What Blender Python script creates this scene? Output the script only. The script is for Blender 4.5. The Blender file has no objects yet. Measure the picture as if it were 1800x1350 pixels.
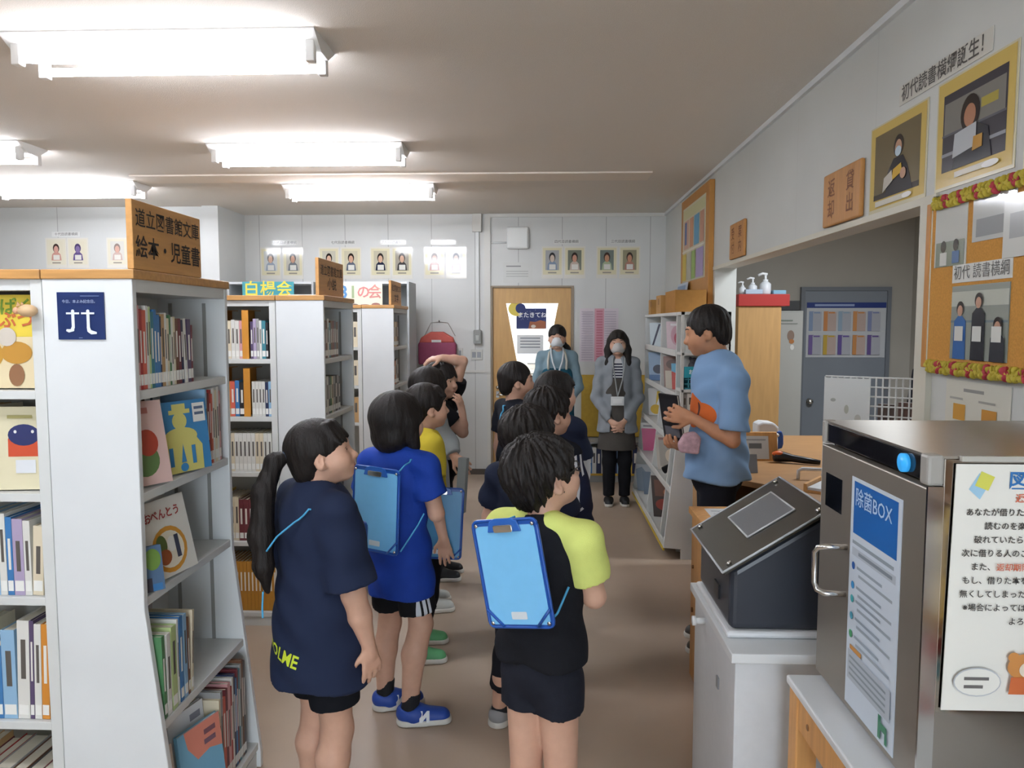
import bpy, math, random
import numpy as np
from mathutils import Vector, Matrix, Euler

random.seed(7)
SC = bpy.context.scene
COL = SC.collection
PI = math.pi

# ---------------------------------------------------------------- camera, world, light, exposure
cam_d = bpy.data.cameras.new('camera')
cam = bpy.data.objects.new('camera', cam_d)
COL.objects.link(cam)
cam_d.sensor_fit = 'HORIZONTAL'
cam_d.sensor_width = 36.0
cam_d.lens = 36.0 * 1350.0 / 1800.0
cam_d.clip_start = 0.05
cam.location = (0, 0, 1.62)
cam.rotation_euler = (math.radians(90 - 4.4896), 0, math.radians(2.1568))
SC.camera = cam

world = bpy.data.worlds.new('daylight')
SC.world = world
world.use_nodes = True
wbg = world.node_tree.nodes['Background']
wbg.inputs['Color'].default_value = (0.80, 0.90, 1.0, 1)
wbg.inputs['Strength'].default_value = 4.4
SC.view_settings.view_transform = 'Standard'
SC.view_settings.look = 'None'
SC.view_settings.gamma = 1.0
SC.view_settings.use_curve_mapping = False
SC.view_settings.exposure = 1.31
SC.cycles.max_bounces = 7
SC.cycles.diffuse_bounces = 4
SC.cycles.glossy_bounces = 3
SC.cycles.transmission_bounces = 5
SC.cycles.transparent_max_bounces = 6
SC.cycles.caustics_reflective = False
SC.cycles.caustics_refractive = False
SC.cycles.sample_clamp_indirect = 4.0
SC.cycles.use_denoising = True
TUBE_STRENGTH = 25.0

# ---------------------------------------------------------------- materials
def hexc(h):
    h = h.lstrip('#')
    v = [int(h[i:i + 2], 16) / 255 for i in (0, 2, 4)]
    return tuple(x / 12.92 if x <= .04045 else ((x + .055) / 1.055) ** 2.4 for x in v)

_mats = {}
def mat(h, rough=.6, metal=0., spec=.4, noise=0., nscale=30., bump=0., bscale=200., emit=0., stretch=None, sheen=0., sss=0.):
    key = (h, rough, metal, spec, noise, nscale, bump, bscale, emit, stretch, sheen, sss)
    if key in _mats: return _mats[key]
    m = bpy.data.materials.new('mat_' + h.strip('#'))
    m.use_nodes = True
    nt = m.node_tree; b = nt.nodes['Principled BSDF']
    c = hexc(h)
    b.inputs['Base Color'].default_value = (*c, 1)
    b.inputs['Roughness'].default_value = rough
    b.inputs['Metallic'].default_value = metal
    b.inputs['Specular IOR Level'].default_value = spec
    if sheen: b.inputs['Sheen Weight'].default_value = sheen
    if sss:
        b.inputs['Subsurface Weight'].default_value = sss
        b.inputs['Subsurface Radius'].default_value = (.012, .005, .003)
    if emit:
        b.inputs['Emission Color'].default_value = (*c, 1)
        b.inputs['Emission Strength'].default_value = emit
    if noise or bump:
        tc = nt.nodes.new('ShaderNodeTexCoord')
        src = tc.outputs['Object']
        if stretch:
            mp = nt.nodes.new('ShaderNodeMapping'); mp.inputs['Scale'].default_value = stretch
            nt.links.new(src, mp.inputs['Vector']); src = mp.outputs['Vector']
    if noise:
        n = nt.nodes.new('ShaderNodeTexNoise'); n.inputs['Scale'].default_value = nscale; n.inputs['Detail'].default_value = 4
        nt.links.new(src, n.inputs['Vector'])
        r = nt.nodes.new('ShaderNodeMapRange')
        r.inputs['From Min'].default_value = .3; r.inputs['From Max'].default_value = .7
        r.inputs['To Min'].default_value = 1 - noise; r.inputs['To Max'].default_value = 1 + noise
        nt.links.new(n.outputs['Fac'], r.inputs['Value'])
        mx = nt.nodes.new('ShaderNodeVectorMath'); mx.operation = 'SCALE'
        mx.inputs[0].default_value = c
        nt.links.new(r.outputs['Result'], mx.inputs['Scale'])
        nt.links.new(mx.outputs['Vector'], b.inputs['Base Color'])
    if bump:
        n2 = nt.nodes.new('ShaderNodeTexNoise'); n2.inputs['Scale'].default_value = bscale; n2.inputs['Detail'].default_value = 3
        nt.links.new(src, n2.inputs['Vector'])
        bp = nt.nodes.new('ShaderNodeBump'); bp.inputs['Strength'].default_value = bump; bp.inputs['Distance'].default_value = .004
        nt.links.new(n2.outputs['Fac'], bp.inputs['Height'])
        nt.links.new(bp.outputs['Normal'], b.inputs['Normal'])
    _mats[key] = m
    return m

def spots(base, items, rough=.85, bump=.25):
    """cloth with printed patches: items = (hex, centre, radii, shape 'e'|'b') in the garment's own coordinates"""
    m = bpy.data.materials.new('mat_print'); m.use_nodes = True
    nt = m.node_tree; b = nt.nodes['Principled BSDF']; b.inputs['Roughness'].default_value = rough
    b.inputs['Specular IOR Level'].default_value = .2
    tc = nt.nodes.new('ShaderNodeTexCoord')
    last = None
    rgb = nt.nodes.new('ShaderNodeRGB'); rgb.outputs[0].default_value = (*hexc(base), 1); last = rgb.outputs[0]
    for h, c, r, sh in items:
        s1 = nt.nodes.new('ShaderNodeVectorMath'); s1.operation = 'SUBTRACT'; s1.inputs[1].default_value = c
        nt.links.new(tc.outputs['Object'], s1.inputs[0])
        s2 = nt.nodes.new('ShaderNodeVectorMath'); s2.operation = 'DIVIDE'; s2.inputs[1].default_value = r
        nt.links.new(s1.outputs[0], s2.inputs[0])
        if sh == 'e':
            ln = nt.nodes.new('ShaderNodeVectorMath'); ln.operation = 'LENGTH'; nt.links.new(s2.outputs[0], ln.inputs[0]); d = ln.outputs['Value']
        else:
            ab = nt.nodes.new('ShaderNodeVectorMath'); ab.operation = 'ABSOLUTE'; nt.links.new(s2.outputs[0], ab.inputs[0])
            sp = nt.nodes.new('ShaderNodeSeparateXYZ'); nt.links.new(ab.outputs[0], sp.inputs[0])
            m1 = nt.nodes.new('ShaderNodeMath'); m1.operation = 'MAXIMUM'; nt.links.new(sp.outputs[0], m1.inputs[0]); nt.links.new(sp.outputs[1], m1.inputs[1])
            m2 = nt.nodes.new('ShaderNodeMath'); m2.operation = 'MAXIMUM'; nt.links.new(m1.outputs[0], m2.inputs[0]); nt.links.new(sp.outputs[2], m2.inputs[1]); d = m2.outputs[0]
        lt = nt.nodes.new('ShaderNodeMath'); lt.operation = 'LESS_THAN'; lt.inputs[1].default_value = 1.0
        nt.links.new(d, lt.inputs[0])
        mx = nt.nodes.new('ShaderNodeMix'); mx.data_type = 'RGBA'
        nt.links.new(lt.outputs[0], mx.inputs[0]); nt.links.new(last, mx.inputs[6]); mx.inputs[7].default_value = (*hexc(h), 1)
        last = mx.outputs[2]
    nt.links.new(last, b.inputs['Base Color'])
    return m

def glass(h='#ffffff', rough=.02, alpha=.12):
    m = bpy.data.materials.new('mat_glass'); m.use_nodes = True
    nt = m.node_tree; b = nt.nodes['Principled BSDF']
    b.inputs['Base Color'].default_value = (*hexc(h), 1); b.inputs['Roughness'].default_value = rough
    b.inputs['Alpha'].default_value = alpha
    return m

def panel_mat(h, axis, pitch, offset, dark=.55, width=.006):
    """painted wall panelling with a narrow joint every `pitch` metres along world axis"""
    m = bpy.data.materials.new('mat_panelling'); m.use_nodes = True
    nt = m.node_tree; b = nt.nodes['Principled BSDF']; b.inputs['Roughness'].default_value = .55
    b.inputs['Specular IOR Level'].default_value = .3
    g = nt.nodes.new('ShaderNodeNewGeometry'); sp = nt.nodes.new('ShaderNodeSeparateXYZ'); nt.links.new(g.outputs['Position'], sp.inputs[0])
    a = nt.nodes.new('ShaderNodeMath'); a.operation = 'SUBTRACT'; a.inputs[1].default_value = offset; nt.links.new(sp.outputs[axis], a.inputs[0])
    w = nt.nodes.new('ShaderNodeMath'); w.operation = 'PINGPONG'; w.inputs[1].default_value = pitch / 2; nt.links.new(a.outputs[0], w.inputs[0])
    lt = nt.nodes.new('ShaderNodeMath'); lt.operation = 'LESS_THAN'; lt.inputs[1].default_value = width / 2; nt.links.new(w.outputs[0], lt.inputs[0])
    n = nt.nodes.new('ShaderNodeTexNoise'); n.inputs['Scale'].default_value = 2.5; nt.links.new(g.outputs['Position'], n.inputs['Vector'])
    r = nt.nodes.new('ShaderNodeMapRange'); r.inputs['To Min'].default_value = .94; r.inputs['To Max'].default_value = 1.05; nt.links.new(n.outputs['Fac'], r.inputs['Value'])
    v = nt.nodes.new('ShaderNodeVectorMath'); v.operation = 'SCALE'; v.inputs[0].default_value = hexc(h); nt.links.new(r.outputs[0], v.inputs['Scale'])
    mx = nt.nodes.new('ShaderNodeMix'); mx.data_type = 'RGBA'
    nt.links.new(lt.outputs[0], mx.inputs[0]); nt.links.new(v.outputs[0], mx.inputs[6]); mx.inputs[7].default_value = (*[x * dark for x in hexc(h)], 1)
    nt.links.new(mx.outputs[2], b.inputs['Base Color'])
    return m

WHITE = mat('#d9dcdd', .45, noise=.03, nscale=4)
SHELFW = mat('#d2d4d2', .5, noise=.03, nscale=6)
WOODTOP = mat('#b98a52', .45, noise=.14, nscale=6, stretch=(1, 12, 12))
PINE = mat('#cf9a5e', .5, noise=.12, nscale=5, stretch=(10, 10, 1))
PLY = mat('#c08d55', .5, noise=.1, nscale=6, stretch=(8, 1, 8))
DOORW = mat('#c39a5f', .4, noise=.07, nscale=4, stretch=(10, 10, 1))
SIGNW = mat('#c29055', .5, noise=.12, nscale=6, stretch=(8, 1, 10))
CORK = mat('#c08a40', .9, noise=.12, nscale=150)
INK = mat('#2b2320', .7)
STEEL = mat('#b9b3ab', .09, metal=1.0)
STEELD = mat('#6f6a63', .3, metal=1.0, noise=.04, nscale=3)
CHROME = mat('#d8d8d6', .15, metal=1.0)
BLACKP = mat('#17181b', .35)
GREYP = mat('#8b8f92', .5)

# ---------------------------------------------------------------- mesh helpers
class M:
    def __init__(s): s.v = []; s.f = []; s.m = []; s.sm = []
    def add(s, vs, fs, m=0, smooth=False):
        o = len(s.v); s.v += [tuple(p) for p in vs]
        for f in fs: s.f.append([i + o for i in f]); s.m.append(m); s.sm.append(smooth)
        return s
    def box(s, x0, x1, y0, y1, z0, z1, m=0):
        v = [(x, y, z) for z in (z0, z1) for y in (y0, y1) for x in (x0, x1)]
        return s.add(v, [(0, 2, 3, 1), (4, 5, 7, 6), (0, 1, 5, 4), (2, 6, 7, 3), (0, 4, 6, 2), (1, 3, 7, 5)], m)
    def obox(s, o, a, b, c, m=0):
        o, a, b, c = map(Vector, (o, a, b, c))
        v = [o + a * i + b * j + c * k for k in (0, 1) for j in (0, 1) for i in (0, 1)]
        fs = [(0, 2, 3, 1), (4, 5, 7, 6), (0, 1, 5, 4), (2, 6, 7, 3), (0, 4, 6, 2), (1, 3, 7, 5)]
        if a.cross(b).dot(c) < 0: fs = [f[::-1] for f in fs]
        return s.add(v, fs, m)
    def prism(s, poly, o, a, b, c, m=0):
        """polygon (u,v) in the plane o + u*a + v*b, extruded along c"""
        o, a, b, c = map(Vector, (o, a, b, c)); n = len(poly)
        v = [o + a * p[0] + b * p[1] for p in poly] + [o + a * p[0] + b * p[1] + c for p in poly]
        fs = [tuple(range(n))[::-1], tuple(range(n, 2 * n))] + [(i, (i + 1) % n, n + (i + 1) % n, n + i) for i in range(n)]
        ar = sum(poly[i][0] * poly[(i + 1) % n][1] - poly[(i + 1) % n][0] * poly[i][1] for i in range(n))
        if (a.cross(b).dot(c) < 0) != (ar < 0): fs = [f[::-1] for f in fs]
        return s.add(v, fs, m)
    def tube(s, pts, r, n=8, m=0, rs=None):
        pts = [Vector(p) for p in pts]; k = len(pts); vs = []; ref = None
        for i, p in enumerate(pts):
            t = (pts[min(i + 1, k - 1)] - pts[max(i - 1, 0)]).normalized()
            if ref is None:
                ref = t.orthogonal().normalized()
            ref = (ref - t * ref.dot(t)).normalized(); q = t.cross(ref)
            rr = rs[i] if rs else r
            vs += [p + (ref * math.cos(2 * PI * j / n) + q * math.sin(2 * PI * j / n)) * rr for j in range(n)]
        fs = [(i * n + j, i * n + (j + 1) % n, (i + 1) * n + (j + 1) % n, (i + 1) * n + j) for i in range(k - 1) for j in range(n)]
        fs += [tuple(range(n))[::-1], tuple(range((k - 1) * n, k * n))]
        return s.add(vs, fs, m, True)
    def lathe(s, prof, c=(0, 0, 0), n=20, m=0):
        vs = [(c[0] + r * math.cos(2 * PI * j / n), c[1] + r * math.sin(2 * PI * j / n), c[2] + z) for r, z in prof for j in range(n)]
        k = len(prof)
        fs = [(i * n + j, i * n + (j + 1) % n, (i + 1) * n + (j + 1) % n, (i + 1) * n + j) for i in range(k - 1) for j in range(n)]
        fs += [tuple(range(n))[::-1], tuple(range((k - 1) * n, k * n))]
        return s.add(vs, fs, m, True)
    def ball(s, c, r, m=0, nu=14, nv=9, R=None):
        r = (r, r, r) if not hasattr(r, '__len__') else r
        vs = []
        for i in range(nv + 1):
            t = PI * i / nv
            for j in range(nu):
                p = Vector((r[0] * math.sin(t) * math.cos(2 * PI * j / nu), r[1] * math.sin(t) * math.sin(2 * PI * j / nu), -r[2] * math.cos(t)))
                if R is not None: p = R @ p
                vs.append(p + Vector(c))
        fs = [(i * nu + j, i * nu + (j + 1) % nu, (i + 1) * nu + (j + 1) % nu, (i + 1) * nu + j) for i in range(nv) for j in range(nu)]
        return s.add(vs, fs, m, True)
    def text(s, body, size, o, right, up, m=0, align='CENTER', thick=.0006, bold=0., vert=False, sx=1.):
        o = Vector(o); right = Vector(right).normalized(); up = Vector(up).normalized(); nrm = right.cross(up)
        if vert:
            for i, ch in enumerate(body): s.text(ch, size, o - up * size * 1.08 * i, right, up, m, align, thick, bold)
            return s
        cu = bpy.data.curves.new('t', 'FONT'); cu.body = body; cu.size = size; cu.align_x = align; cu.align_y = 'CENTER'
        cu.resolution_u = 2; cu.offset = bold
        ob = bpy.data.objects.new('t', cu); COL.objects.link(ob)
        dg = bpy.context.evaluated_depsgraph_get(); ev = ob.evaluated_get(dg); me = ev.to_mesh()
        vs = [o + right * (p.co.x * sx) + up * p.co.y + nrm * thick for p in me.vertices]
        s.add(vs, [tuple(p.vertices) for p in me.polygons], m)
        ev.to_mesh_clear(); bpy.data.objects.remove(ob); bpy.data.curves.remove(cu)
        return s
    def build(s, name, mats, parent=None, loc=None, local=False, bevel=0., seg=2):
        if not isinstance(mats, (list, tuple)): mats = [mats]
        V = np.array(s.v, dtype=np.float32).reshape(-1, 3)
        if parent is not None and not local:
            V = V - np.array(parent_loc(parent), dtype=np.float32)
        if parent is None and loc is None:
            lo, hi = V.min(0), V.max(0); loc = ((lo[0] + hi[0]) / 2, (lo[1] + hi[1]) / 2, lo[2])
        if parent is None: V = V - np.array(loc, dtype=np.float32)
        me = bpy.data.meshes.new(name)
        me.from_pydata(V.tolist(), [], s.f)
        for mm in mats: me.materials.append(mm)
        me.polygons.foreach_set('material_index', s.m)
        me.polygons.foreach_set('use_smooth', s.sm)
        me.update()
        o = bpy.data.objects.new(name, me); COL.objects.link(o)
        if parent is None: o.location = loc
        else: o.parent = parent
        if bevel:
            b = o.modifiers.new('bevel', 'BEVEL'); b.width = bevel; b.segments = seg; b.limit_method = 'ANGLE'; b.angle_limit = .7
        return o

def parent_loc(p):
    l = Vector((0, 0, 0))
    while p is not None: l = l + p.location; p = p.parent
    return l

def tag(o, label, cat, group=None, kind=None):
    o['label'] = label; o['category'] = cat
    if group: o['group'] = group
    if kind: o['kind'] = kind
    return o

def thing(name, label, cat, loc, rotz=0., group=None):
    o = bpy.data.objects.new(name, None); COL.objects.link(o)
    o.empty_display_size = .05; o.location = loc; o.rotation_euler = (0, 0, rotz)
    return tag(o, label, cat, group)

def struct(name, m, mats, parent=None, bevel=0., label=None):
    o = m.build(name, mats, parent, bevel=bevel)
    if parent is None:
        o['kind'] = 'structure'
        if label: o['label'] = label
    return o

ORD = ['first', 'second', 'third', 'fourth', 'fifth', 'sixth', 'seventh', 'eighth', 'ninth', 'tenth', 'eleventh', 'twelfth', 'thirteenth', 'fourteenth',
       'fifteenth', 'sixteenth', 'seventeenth', 'eighteenth', 'nineteenth', 'twentieth', 'twenty-first', 'twenty-second']

def picture(parent, o, right, up, w, h, shapes, name='picture', eps=.0012, step=.0004, rough=.5, local=False):
    """flat printed shapes on a sheet: u,v in 0..1; one mesh, one slot per colour"""
    o = Vector(o); right = Vector(right).normalized(); up = Vector(up).normalized(); n = right.cross(up)
    mm = M(); cols = []
    def slot(c):
        if c not in cols: cols.append(c)
        return cols.index(c)
    k = 0
    for sh in shapes:
        k += 1; off = n * (eps + step * k)
        P = lambda u, v: o + right * (u * w) + up * (v * h) + off
        t = sh[0]
        if t == 'r': mm.add([P(sh[1], sh[2]), P(sh[3], sh[2]), P(sh[3], sh[4]), P(sh[1], sh[4])], [(0, 1, 2, 3)], slot(sh[5]))
        elif t == 'e':
            N = 20
            mm.add([P(sh[1] + sh[3] * math.cos(2 * PI * i / N), sh[2] + sh[4] * math.sin(2 * PI * i / N)) for i in range(N)], [tuple(range(N))], slot(sh[5]))
        elif t == 'p': mm.add([P(*q) for q in sh[1]], [tuple(range(len(sh[1])))], slot(sh[2]))
        elif t == 't':
            al = sh[6] if len(sh) > 6 else 'CENTER'
            mm.text(sh[1], sh[4], P(sh[2], sh[3]), right, up, slot(sh[5]), al, thick=0., bold=sh[7] if len(sh) > 7 else 0.)
        elif t == 'v': mm.text(sh[1], sh[4], P(sh[2], sh[3]), right, up, slot(sh[5]), 'CENTER', thick=0., vert=True)
    return mm.build(name, [mat(c, rough) for c in cols], parent, local=local)

def sheet(name, label, cat, o, right, up, w, h, col, shapes=(), group=None, th=.003, rough=.5, pname='picture', bevel=0., m=None, prough=None):
    """a flat panel with its lower left corner at o, facing right x up; printed shapes are its child"""
    r = Vector(right).normalized(); u = Vector(up).normalized(); n = r.cross(u); o = Vector(o)
    mm = M(); mm.obox(o, r * w, u * h, n * th)
    ob = mm.build(name, m or mat(col, rough), bevel=bevel); tag(ob, label, cat, group)
    if shapes: picture(ob, o + n * th, r, u, w, h, shapes, pname, eps=.0004, rough=prough or rough)
    return ob
# ---------------------------------------------------------------- the room
CEIL = 2.77; BY = 8.17; WX = 1.30
WALLM = panel_mat('#cecfcc', 0, .46, -2.54)
WALLR = panel_mat('#c9cbc7', 1, .92, 0.35, dark=.9, width=.004)
WALLO = mat('#b9b5ac', .6, noise=.03, nscale=3)
CEILM = mat('#dcd6cd', .95, noise=.05, nscale=260, bump=.5, bscale=240)
def floor_mat():
    m = mat('#ab9987', .26, spec=.45, noise=.08, nscale=1.6).copy()
    nt = m.node_tree; b = nt.nodes['Principled BSDF']
    g = nt.nodes.new('ShaderNodeNewGeometry'); mp = nt.nodes.new('ShaderNodeMapping'); mp.inputs['Scale'].default_value = (3, 1., 1)
    nt.links.new(g.outputs['Position'], mp.inputs[0])
    n = nt.nodes.new('ShaderNodeTexNoise'); n.inputs['Scale'].default_value = 2; nt.links.new(mp.outputs[0], n.inputs['Vector'])
    r = nt.nodes.new('ShaderNodeMapRange'); r.inputs['To Min'].default_value = .26; r.inputs['To Max'].default_value = .38
    nt.links.new(n.outputs['Fac'], r.inputs['Value']); nt.links.new(r.outputs[0], b.inputs['Roughness'])
    return m
struct('floor', M().box(-6.2, 4.2, -3.2, 9.6, -.06, 0), floor_mat(), label='glossy brown vinyl floor of the library')
struct('ceiling', M().box(-6.2, WX + .3, -3.2, 9.6, CEIL, CEIL + .08), CEILM, label='beige textured ceiling of the library')
struct('ceiling_office', M().box(WX + .3, 4.2, -3.2, 9.6, CEIL, CEIL + .08), CEILM)
struct('trim_1', M().box(-3.2, .84, 5.95, 6.25, CEIL - .012, CEIL), mat('#e6dccf', .9), label='pale strip across the ceiling')
# back wall with the doorway left open
w = M()
w.box(-3.2, -.535, BY, BY + .12, 0, CEIL); w.box(-.535, .345, BY, BY + .12, 2.02, CEIL); w.box(.345, WX + .16, BY, BY + .12, 0, CEIL)
struct('wall_back', w, WALLM)
w = M(); w.box(-6.2, -3.32, 7.55, BY + .12, 0, CEIL); w.box(-3.32, -3.16, 7.5, BY + .12, 0, CEIL)
struct('wall_back_left', w, panel_mat('#c9cbc9', 0, .9, -3.9))
w = M()
w.box(WX, WX + .16, 5.85, BY, 0, CEIL); w.box(WX, WX + .16, 2.66, 5.85, 2.035, CEIL); w.box(WX, WX + .16, -3.2, 2.66, 0, CEIL)
struct('wall_right', w, WALLR)
struct('wall_left', M().box(-6.3, -6.2, -3.2, 7.6, 0, CEIL), WALLM)
w = M(); w.box(WX + .16, 4.2, BY, BY + .12, 0, CEIL)
struct('wall_office_back', w, WALLO)
struct('wall_office_right', M().box(3.85, 3.97, -3.2, BY, 0, CEIL), WALLO)
# wall behind the camera: unseen entrance opening, placed and narrowed to shape the daylight
w = M(); w.box(-6.2, -.6, -3.3, -3.2, 0, CEIL); w.box(1.25, 4.2, -3.3, -3.2, 0, CEIL); w.box(-.6, 1.25, -3.3, -3.2, 2.45, CEIL)
for x in (-.6, .3, 1.18): w.box(x, x + .07, -3.3, -3.2, 0, 2.45)
struct('wall_front', w, WALLM)
# trims
struct('trim_2', M().box(WX - .022, WX, -3.2, BY, CEIL - .028, CEIL), WHITE, label='white strip along the ceiling edge')
t = M(); t.box(WX - .012, WX, 2.6, 5.87, 2.02, 2.045); t.box(WX - .02, WX + .17, 2.6, 2.685, 0, 2.035)
struct('trim_3', t, mat('#cfccbd', .5), label='cream lintel edging and post of the office opening')
struct('baseboard_back', M().box(-3.16, -.575, BY - .012, BY, 0, .06).box(.37, WX, BY - .012, BY, 0, .06), mat('#4b443d', .5))
t = M(); t.box(-1.3, -.575, BY - .012, BY, 1.10, 1.125); t.box(-.6, -.575, BY - .012, BY, 1.125, 2.75); t.box(-.575, -.535, BY - .02, BY, 0, CEIL)
t.box(-.535, WX, BY - .015, BY, CEIL - .035, CEIL)
struct('trim_4', t, mat('#cfcec8', .5), label='pale battens on the back wall')

# door with the trapezoid window
d = thing('door_1', 'wooden door with an upside-down trapezoid window', 'door', (-.09, BY + .03, 0)); d['kind'] = 'structure'
fr = M()
for x0, x1, z0, z1 in ((-.535, -.513, 0, 2.02), (.318, .345, 0, 2.02), (-.513, .318, 2.0, 2.02)): fr.box(x0, x1, BY - .01, BY + .12, z0, z1)
fr.build('door_frame', mat('#8d7f6c', .5), d)
dl = M(); y0 = BY + .02; Y = Vector((0, .04, 0))
tz, bz = 1.836, .94; tl, tr, bl, br = -.372, .182, -.205, .012
dl.prism([(-.512, .01), (.317, .01), (br, bz), (bl, bz)], (0, y0, 0), (1, 0, 0), (0, 0, 1), Y)
dl.prism([(-.512, 1.999), (-.512, .01), (bl, bz), (tl, tz)], (0, y0, 0), (1, 0, 0), (0, 0, 1), Y)
dl.prism([(.317, .01), (.317, 1.999), (tr, tz), (br, bz)], (0, y0, 0), (1, 0, 0), (0, 0, 1), Y)
dl.prism([(.317, 1.999), (-.512, 1.999), (tl, tz), (tr, tz)], (0, y0, 0), (1, 0, 0), (0, 0, 1), Y)
dl.build('door_leaf', DOORW, d)
g = M(); g.prism([(tl, tz), (bl, bz), (br, bz), (tr, tz)], (0, y0 + .018, 0), (1, 0, 0), (0, 0, 1), (0, .004, 0)); g.build('glass_pane', glass('#f4f8fb', .02, .10), d)
hd = M(); hd.tube([(-.462, y0, .865), (-.462, y0 - .05, .865), (-.36, y0 - .055, .865)], .011); hd.box(-.478, -.446, y0 - .006, y0, .83, .9); hd.build('door_handle', CHROME, d)
lk = M(); lk.tube([(-.462, y0, .94), (-.462, y0 - .012, .94)], .018, 12); lk.build('lock', CHROME, d)
# corridor behind the door, brightened by an added area light with no fixture
struct('wall_corridor', M().box(-1.6, 1.6, 9.35, 9.45, 0, CEIL), mat('#e6e8e8', .6))
cl = bpy.data.lights.new('corridor_fill', 'AREA'); cl.energy = 22; cl.shape = 'RECTANGLE'; cl.size = 1.2; cl.size_y = .3; cl.color = (.95, .98, 1)
clo = bpy.data.objects.new('corridor_fill', cl); clo.location = (0, 8.9, 2.7); COL.objects.link(clo)
sheet('poster', 'navy poster with a yellow moon and white lettering on the door window', 'poster', (-.262, y0 + .012, 1.566), (1, 0, 0), (0, 0, 1), .318, .216, '#1d2c66',
      [('e', .0, .98, .27, .36, '#d9c355'), ('e', .14, 1.0, .17, .25, '#1d2c66'), ('p', [(.4, .0), (.98, .0), (.98, .36), (.8, .42), (.62, .34), (.45, .36)], '#9c5a3a'),
       ('e', .57, .12, .08, .08, '#e6ddd0'), ('t', 'またきてね!', .55, .66, .062, '#e9ebf0', 'CENTER', .001)]
      + [('e', random.uniform(.1, .95), random.uniform(.4, .95), .008, .012, '#c9d0e2') for _ in range(14)], pname='printed_picture')
sheet('notice_sheet', 'white printed notice under the navy poster on the door window', 'notice', (-.255, y0 + .012, 1.30), (1, 0, 0), (0, 0, 1), .28, .2, '#eef0f0',
      [('r', .12, .8 - .16 * i, .88, .86 - .16 * i, '#8f959b') for i in range(4)])
cb = thing('white_cabinet', 'white cabinet with drawers seen through the door window', 'cabinet', (0, 9.2, 0))
M().box(-.55, .35, 9.05, 9.34, 0, 1.22).build('body', mat('#e3e5e5', .4), cb)
for z in (.86, .98, 1.10):
    q = M().box(-.52, .32, 9.035, 9.05, z, z + .1).build('drawer', mat('#eceded', .35), cb)
    M().box(-.16, -.04, 9.02, 9.035, z + .045, z + .06).build('handle', GREYP, q)

ol = bpy.data.lights.new('office_fill', 'AREA'); ol.energy = 26; ol.shape = 'RECTANGLE'; ol.size = 1.2; ol.size_y = .3; ol.color = (.88, .94, 1)  # fill light added to brighten the office, no fixture modelled
olo = bpy.data.objects.new('office_fill', ol); olo.location = (2.6, 5.2, 2.74); COL.objects.link(olo)
# grey office door
d2 = thing('door_2', 'blue grey steel door in the office', 'door', (3.15, BY - .03, 0)); d2['kind'] = 'structure'
M().box(2.70, 2.74, BY - .05, BY, 0, 2.0).box(3.58, 3.62, BY - .05, BY, 0, 2.0).box(2.74, 3.58, BY - .05, BY, 1.96, 2.0).build('door_frame', mat('#7c828a', .5), d2)
M().box(2.742, 3.578, BY - .04, BY - .005, .01, 1.958).build('door_leaf', mat('#8a929c', .45, noise=.03, nscale=3), d2)
k = M(); k.lathe([(.0, 0), (.03, 0), (.03, .006), (.012, .008), (.012, .03), (.028, .04), (.03, .055), (.018, .066), (0, .067)], (0, 0, 0)); 
k.v = [(2.81 + p[0], BY - .04 - p[2], .81 + p[1]) for p in k.v]; k.build('door_knob', CHROME, d2)
pal = ['#8fa3c4', '#d9935a', '#9db4c9', '#d99a62', '#8b95bd', '#7d6aa8', '#cfae4b', '#6b5aa0', '#d0925a', '#6d5b98']
shp = [('r', 0, .9, 1, 1, '#2b3f86'), ('r', .1, .93, .6, .97, '#9fb0d8'), ('r', .02, .47, .98, .485, '#d8dcdf')]
for r_ in range(2):
    for c_ in range(5):
        u = .05 + c_ * .185
        shp += [('r', u - .02, .84 - .43 * r_ - .36, u + .04, .84 - .43 * r_, pal[r_ * 5 + c_]), ('r', u + .03, .84 - .43 * r_ - .36, u + .14, .83 - .43 * r_, '#b9bcc6' if c_ % 2 == 0 else '#c9b4ac')]
        shp += [('r', u + .04, .80 - .43 * r_, u + .12, .83 - .43 * r_, pal[r_ * 5 + c_])]
sheet('wall_chart', 'chart of coloured columns under a blue band on the grey office door', 'poster', (2.76, BY - .041, 1.27), (1, 0, 0), (0, 0, 1), .81, .57, '#cfd3d8', shp)

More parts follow.
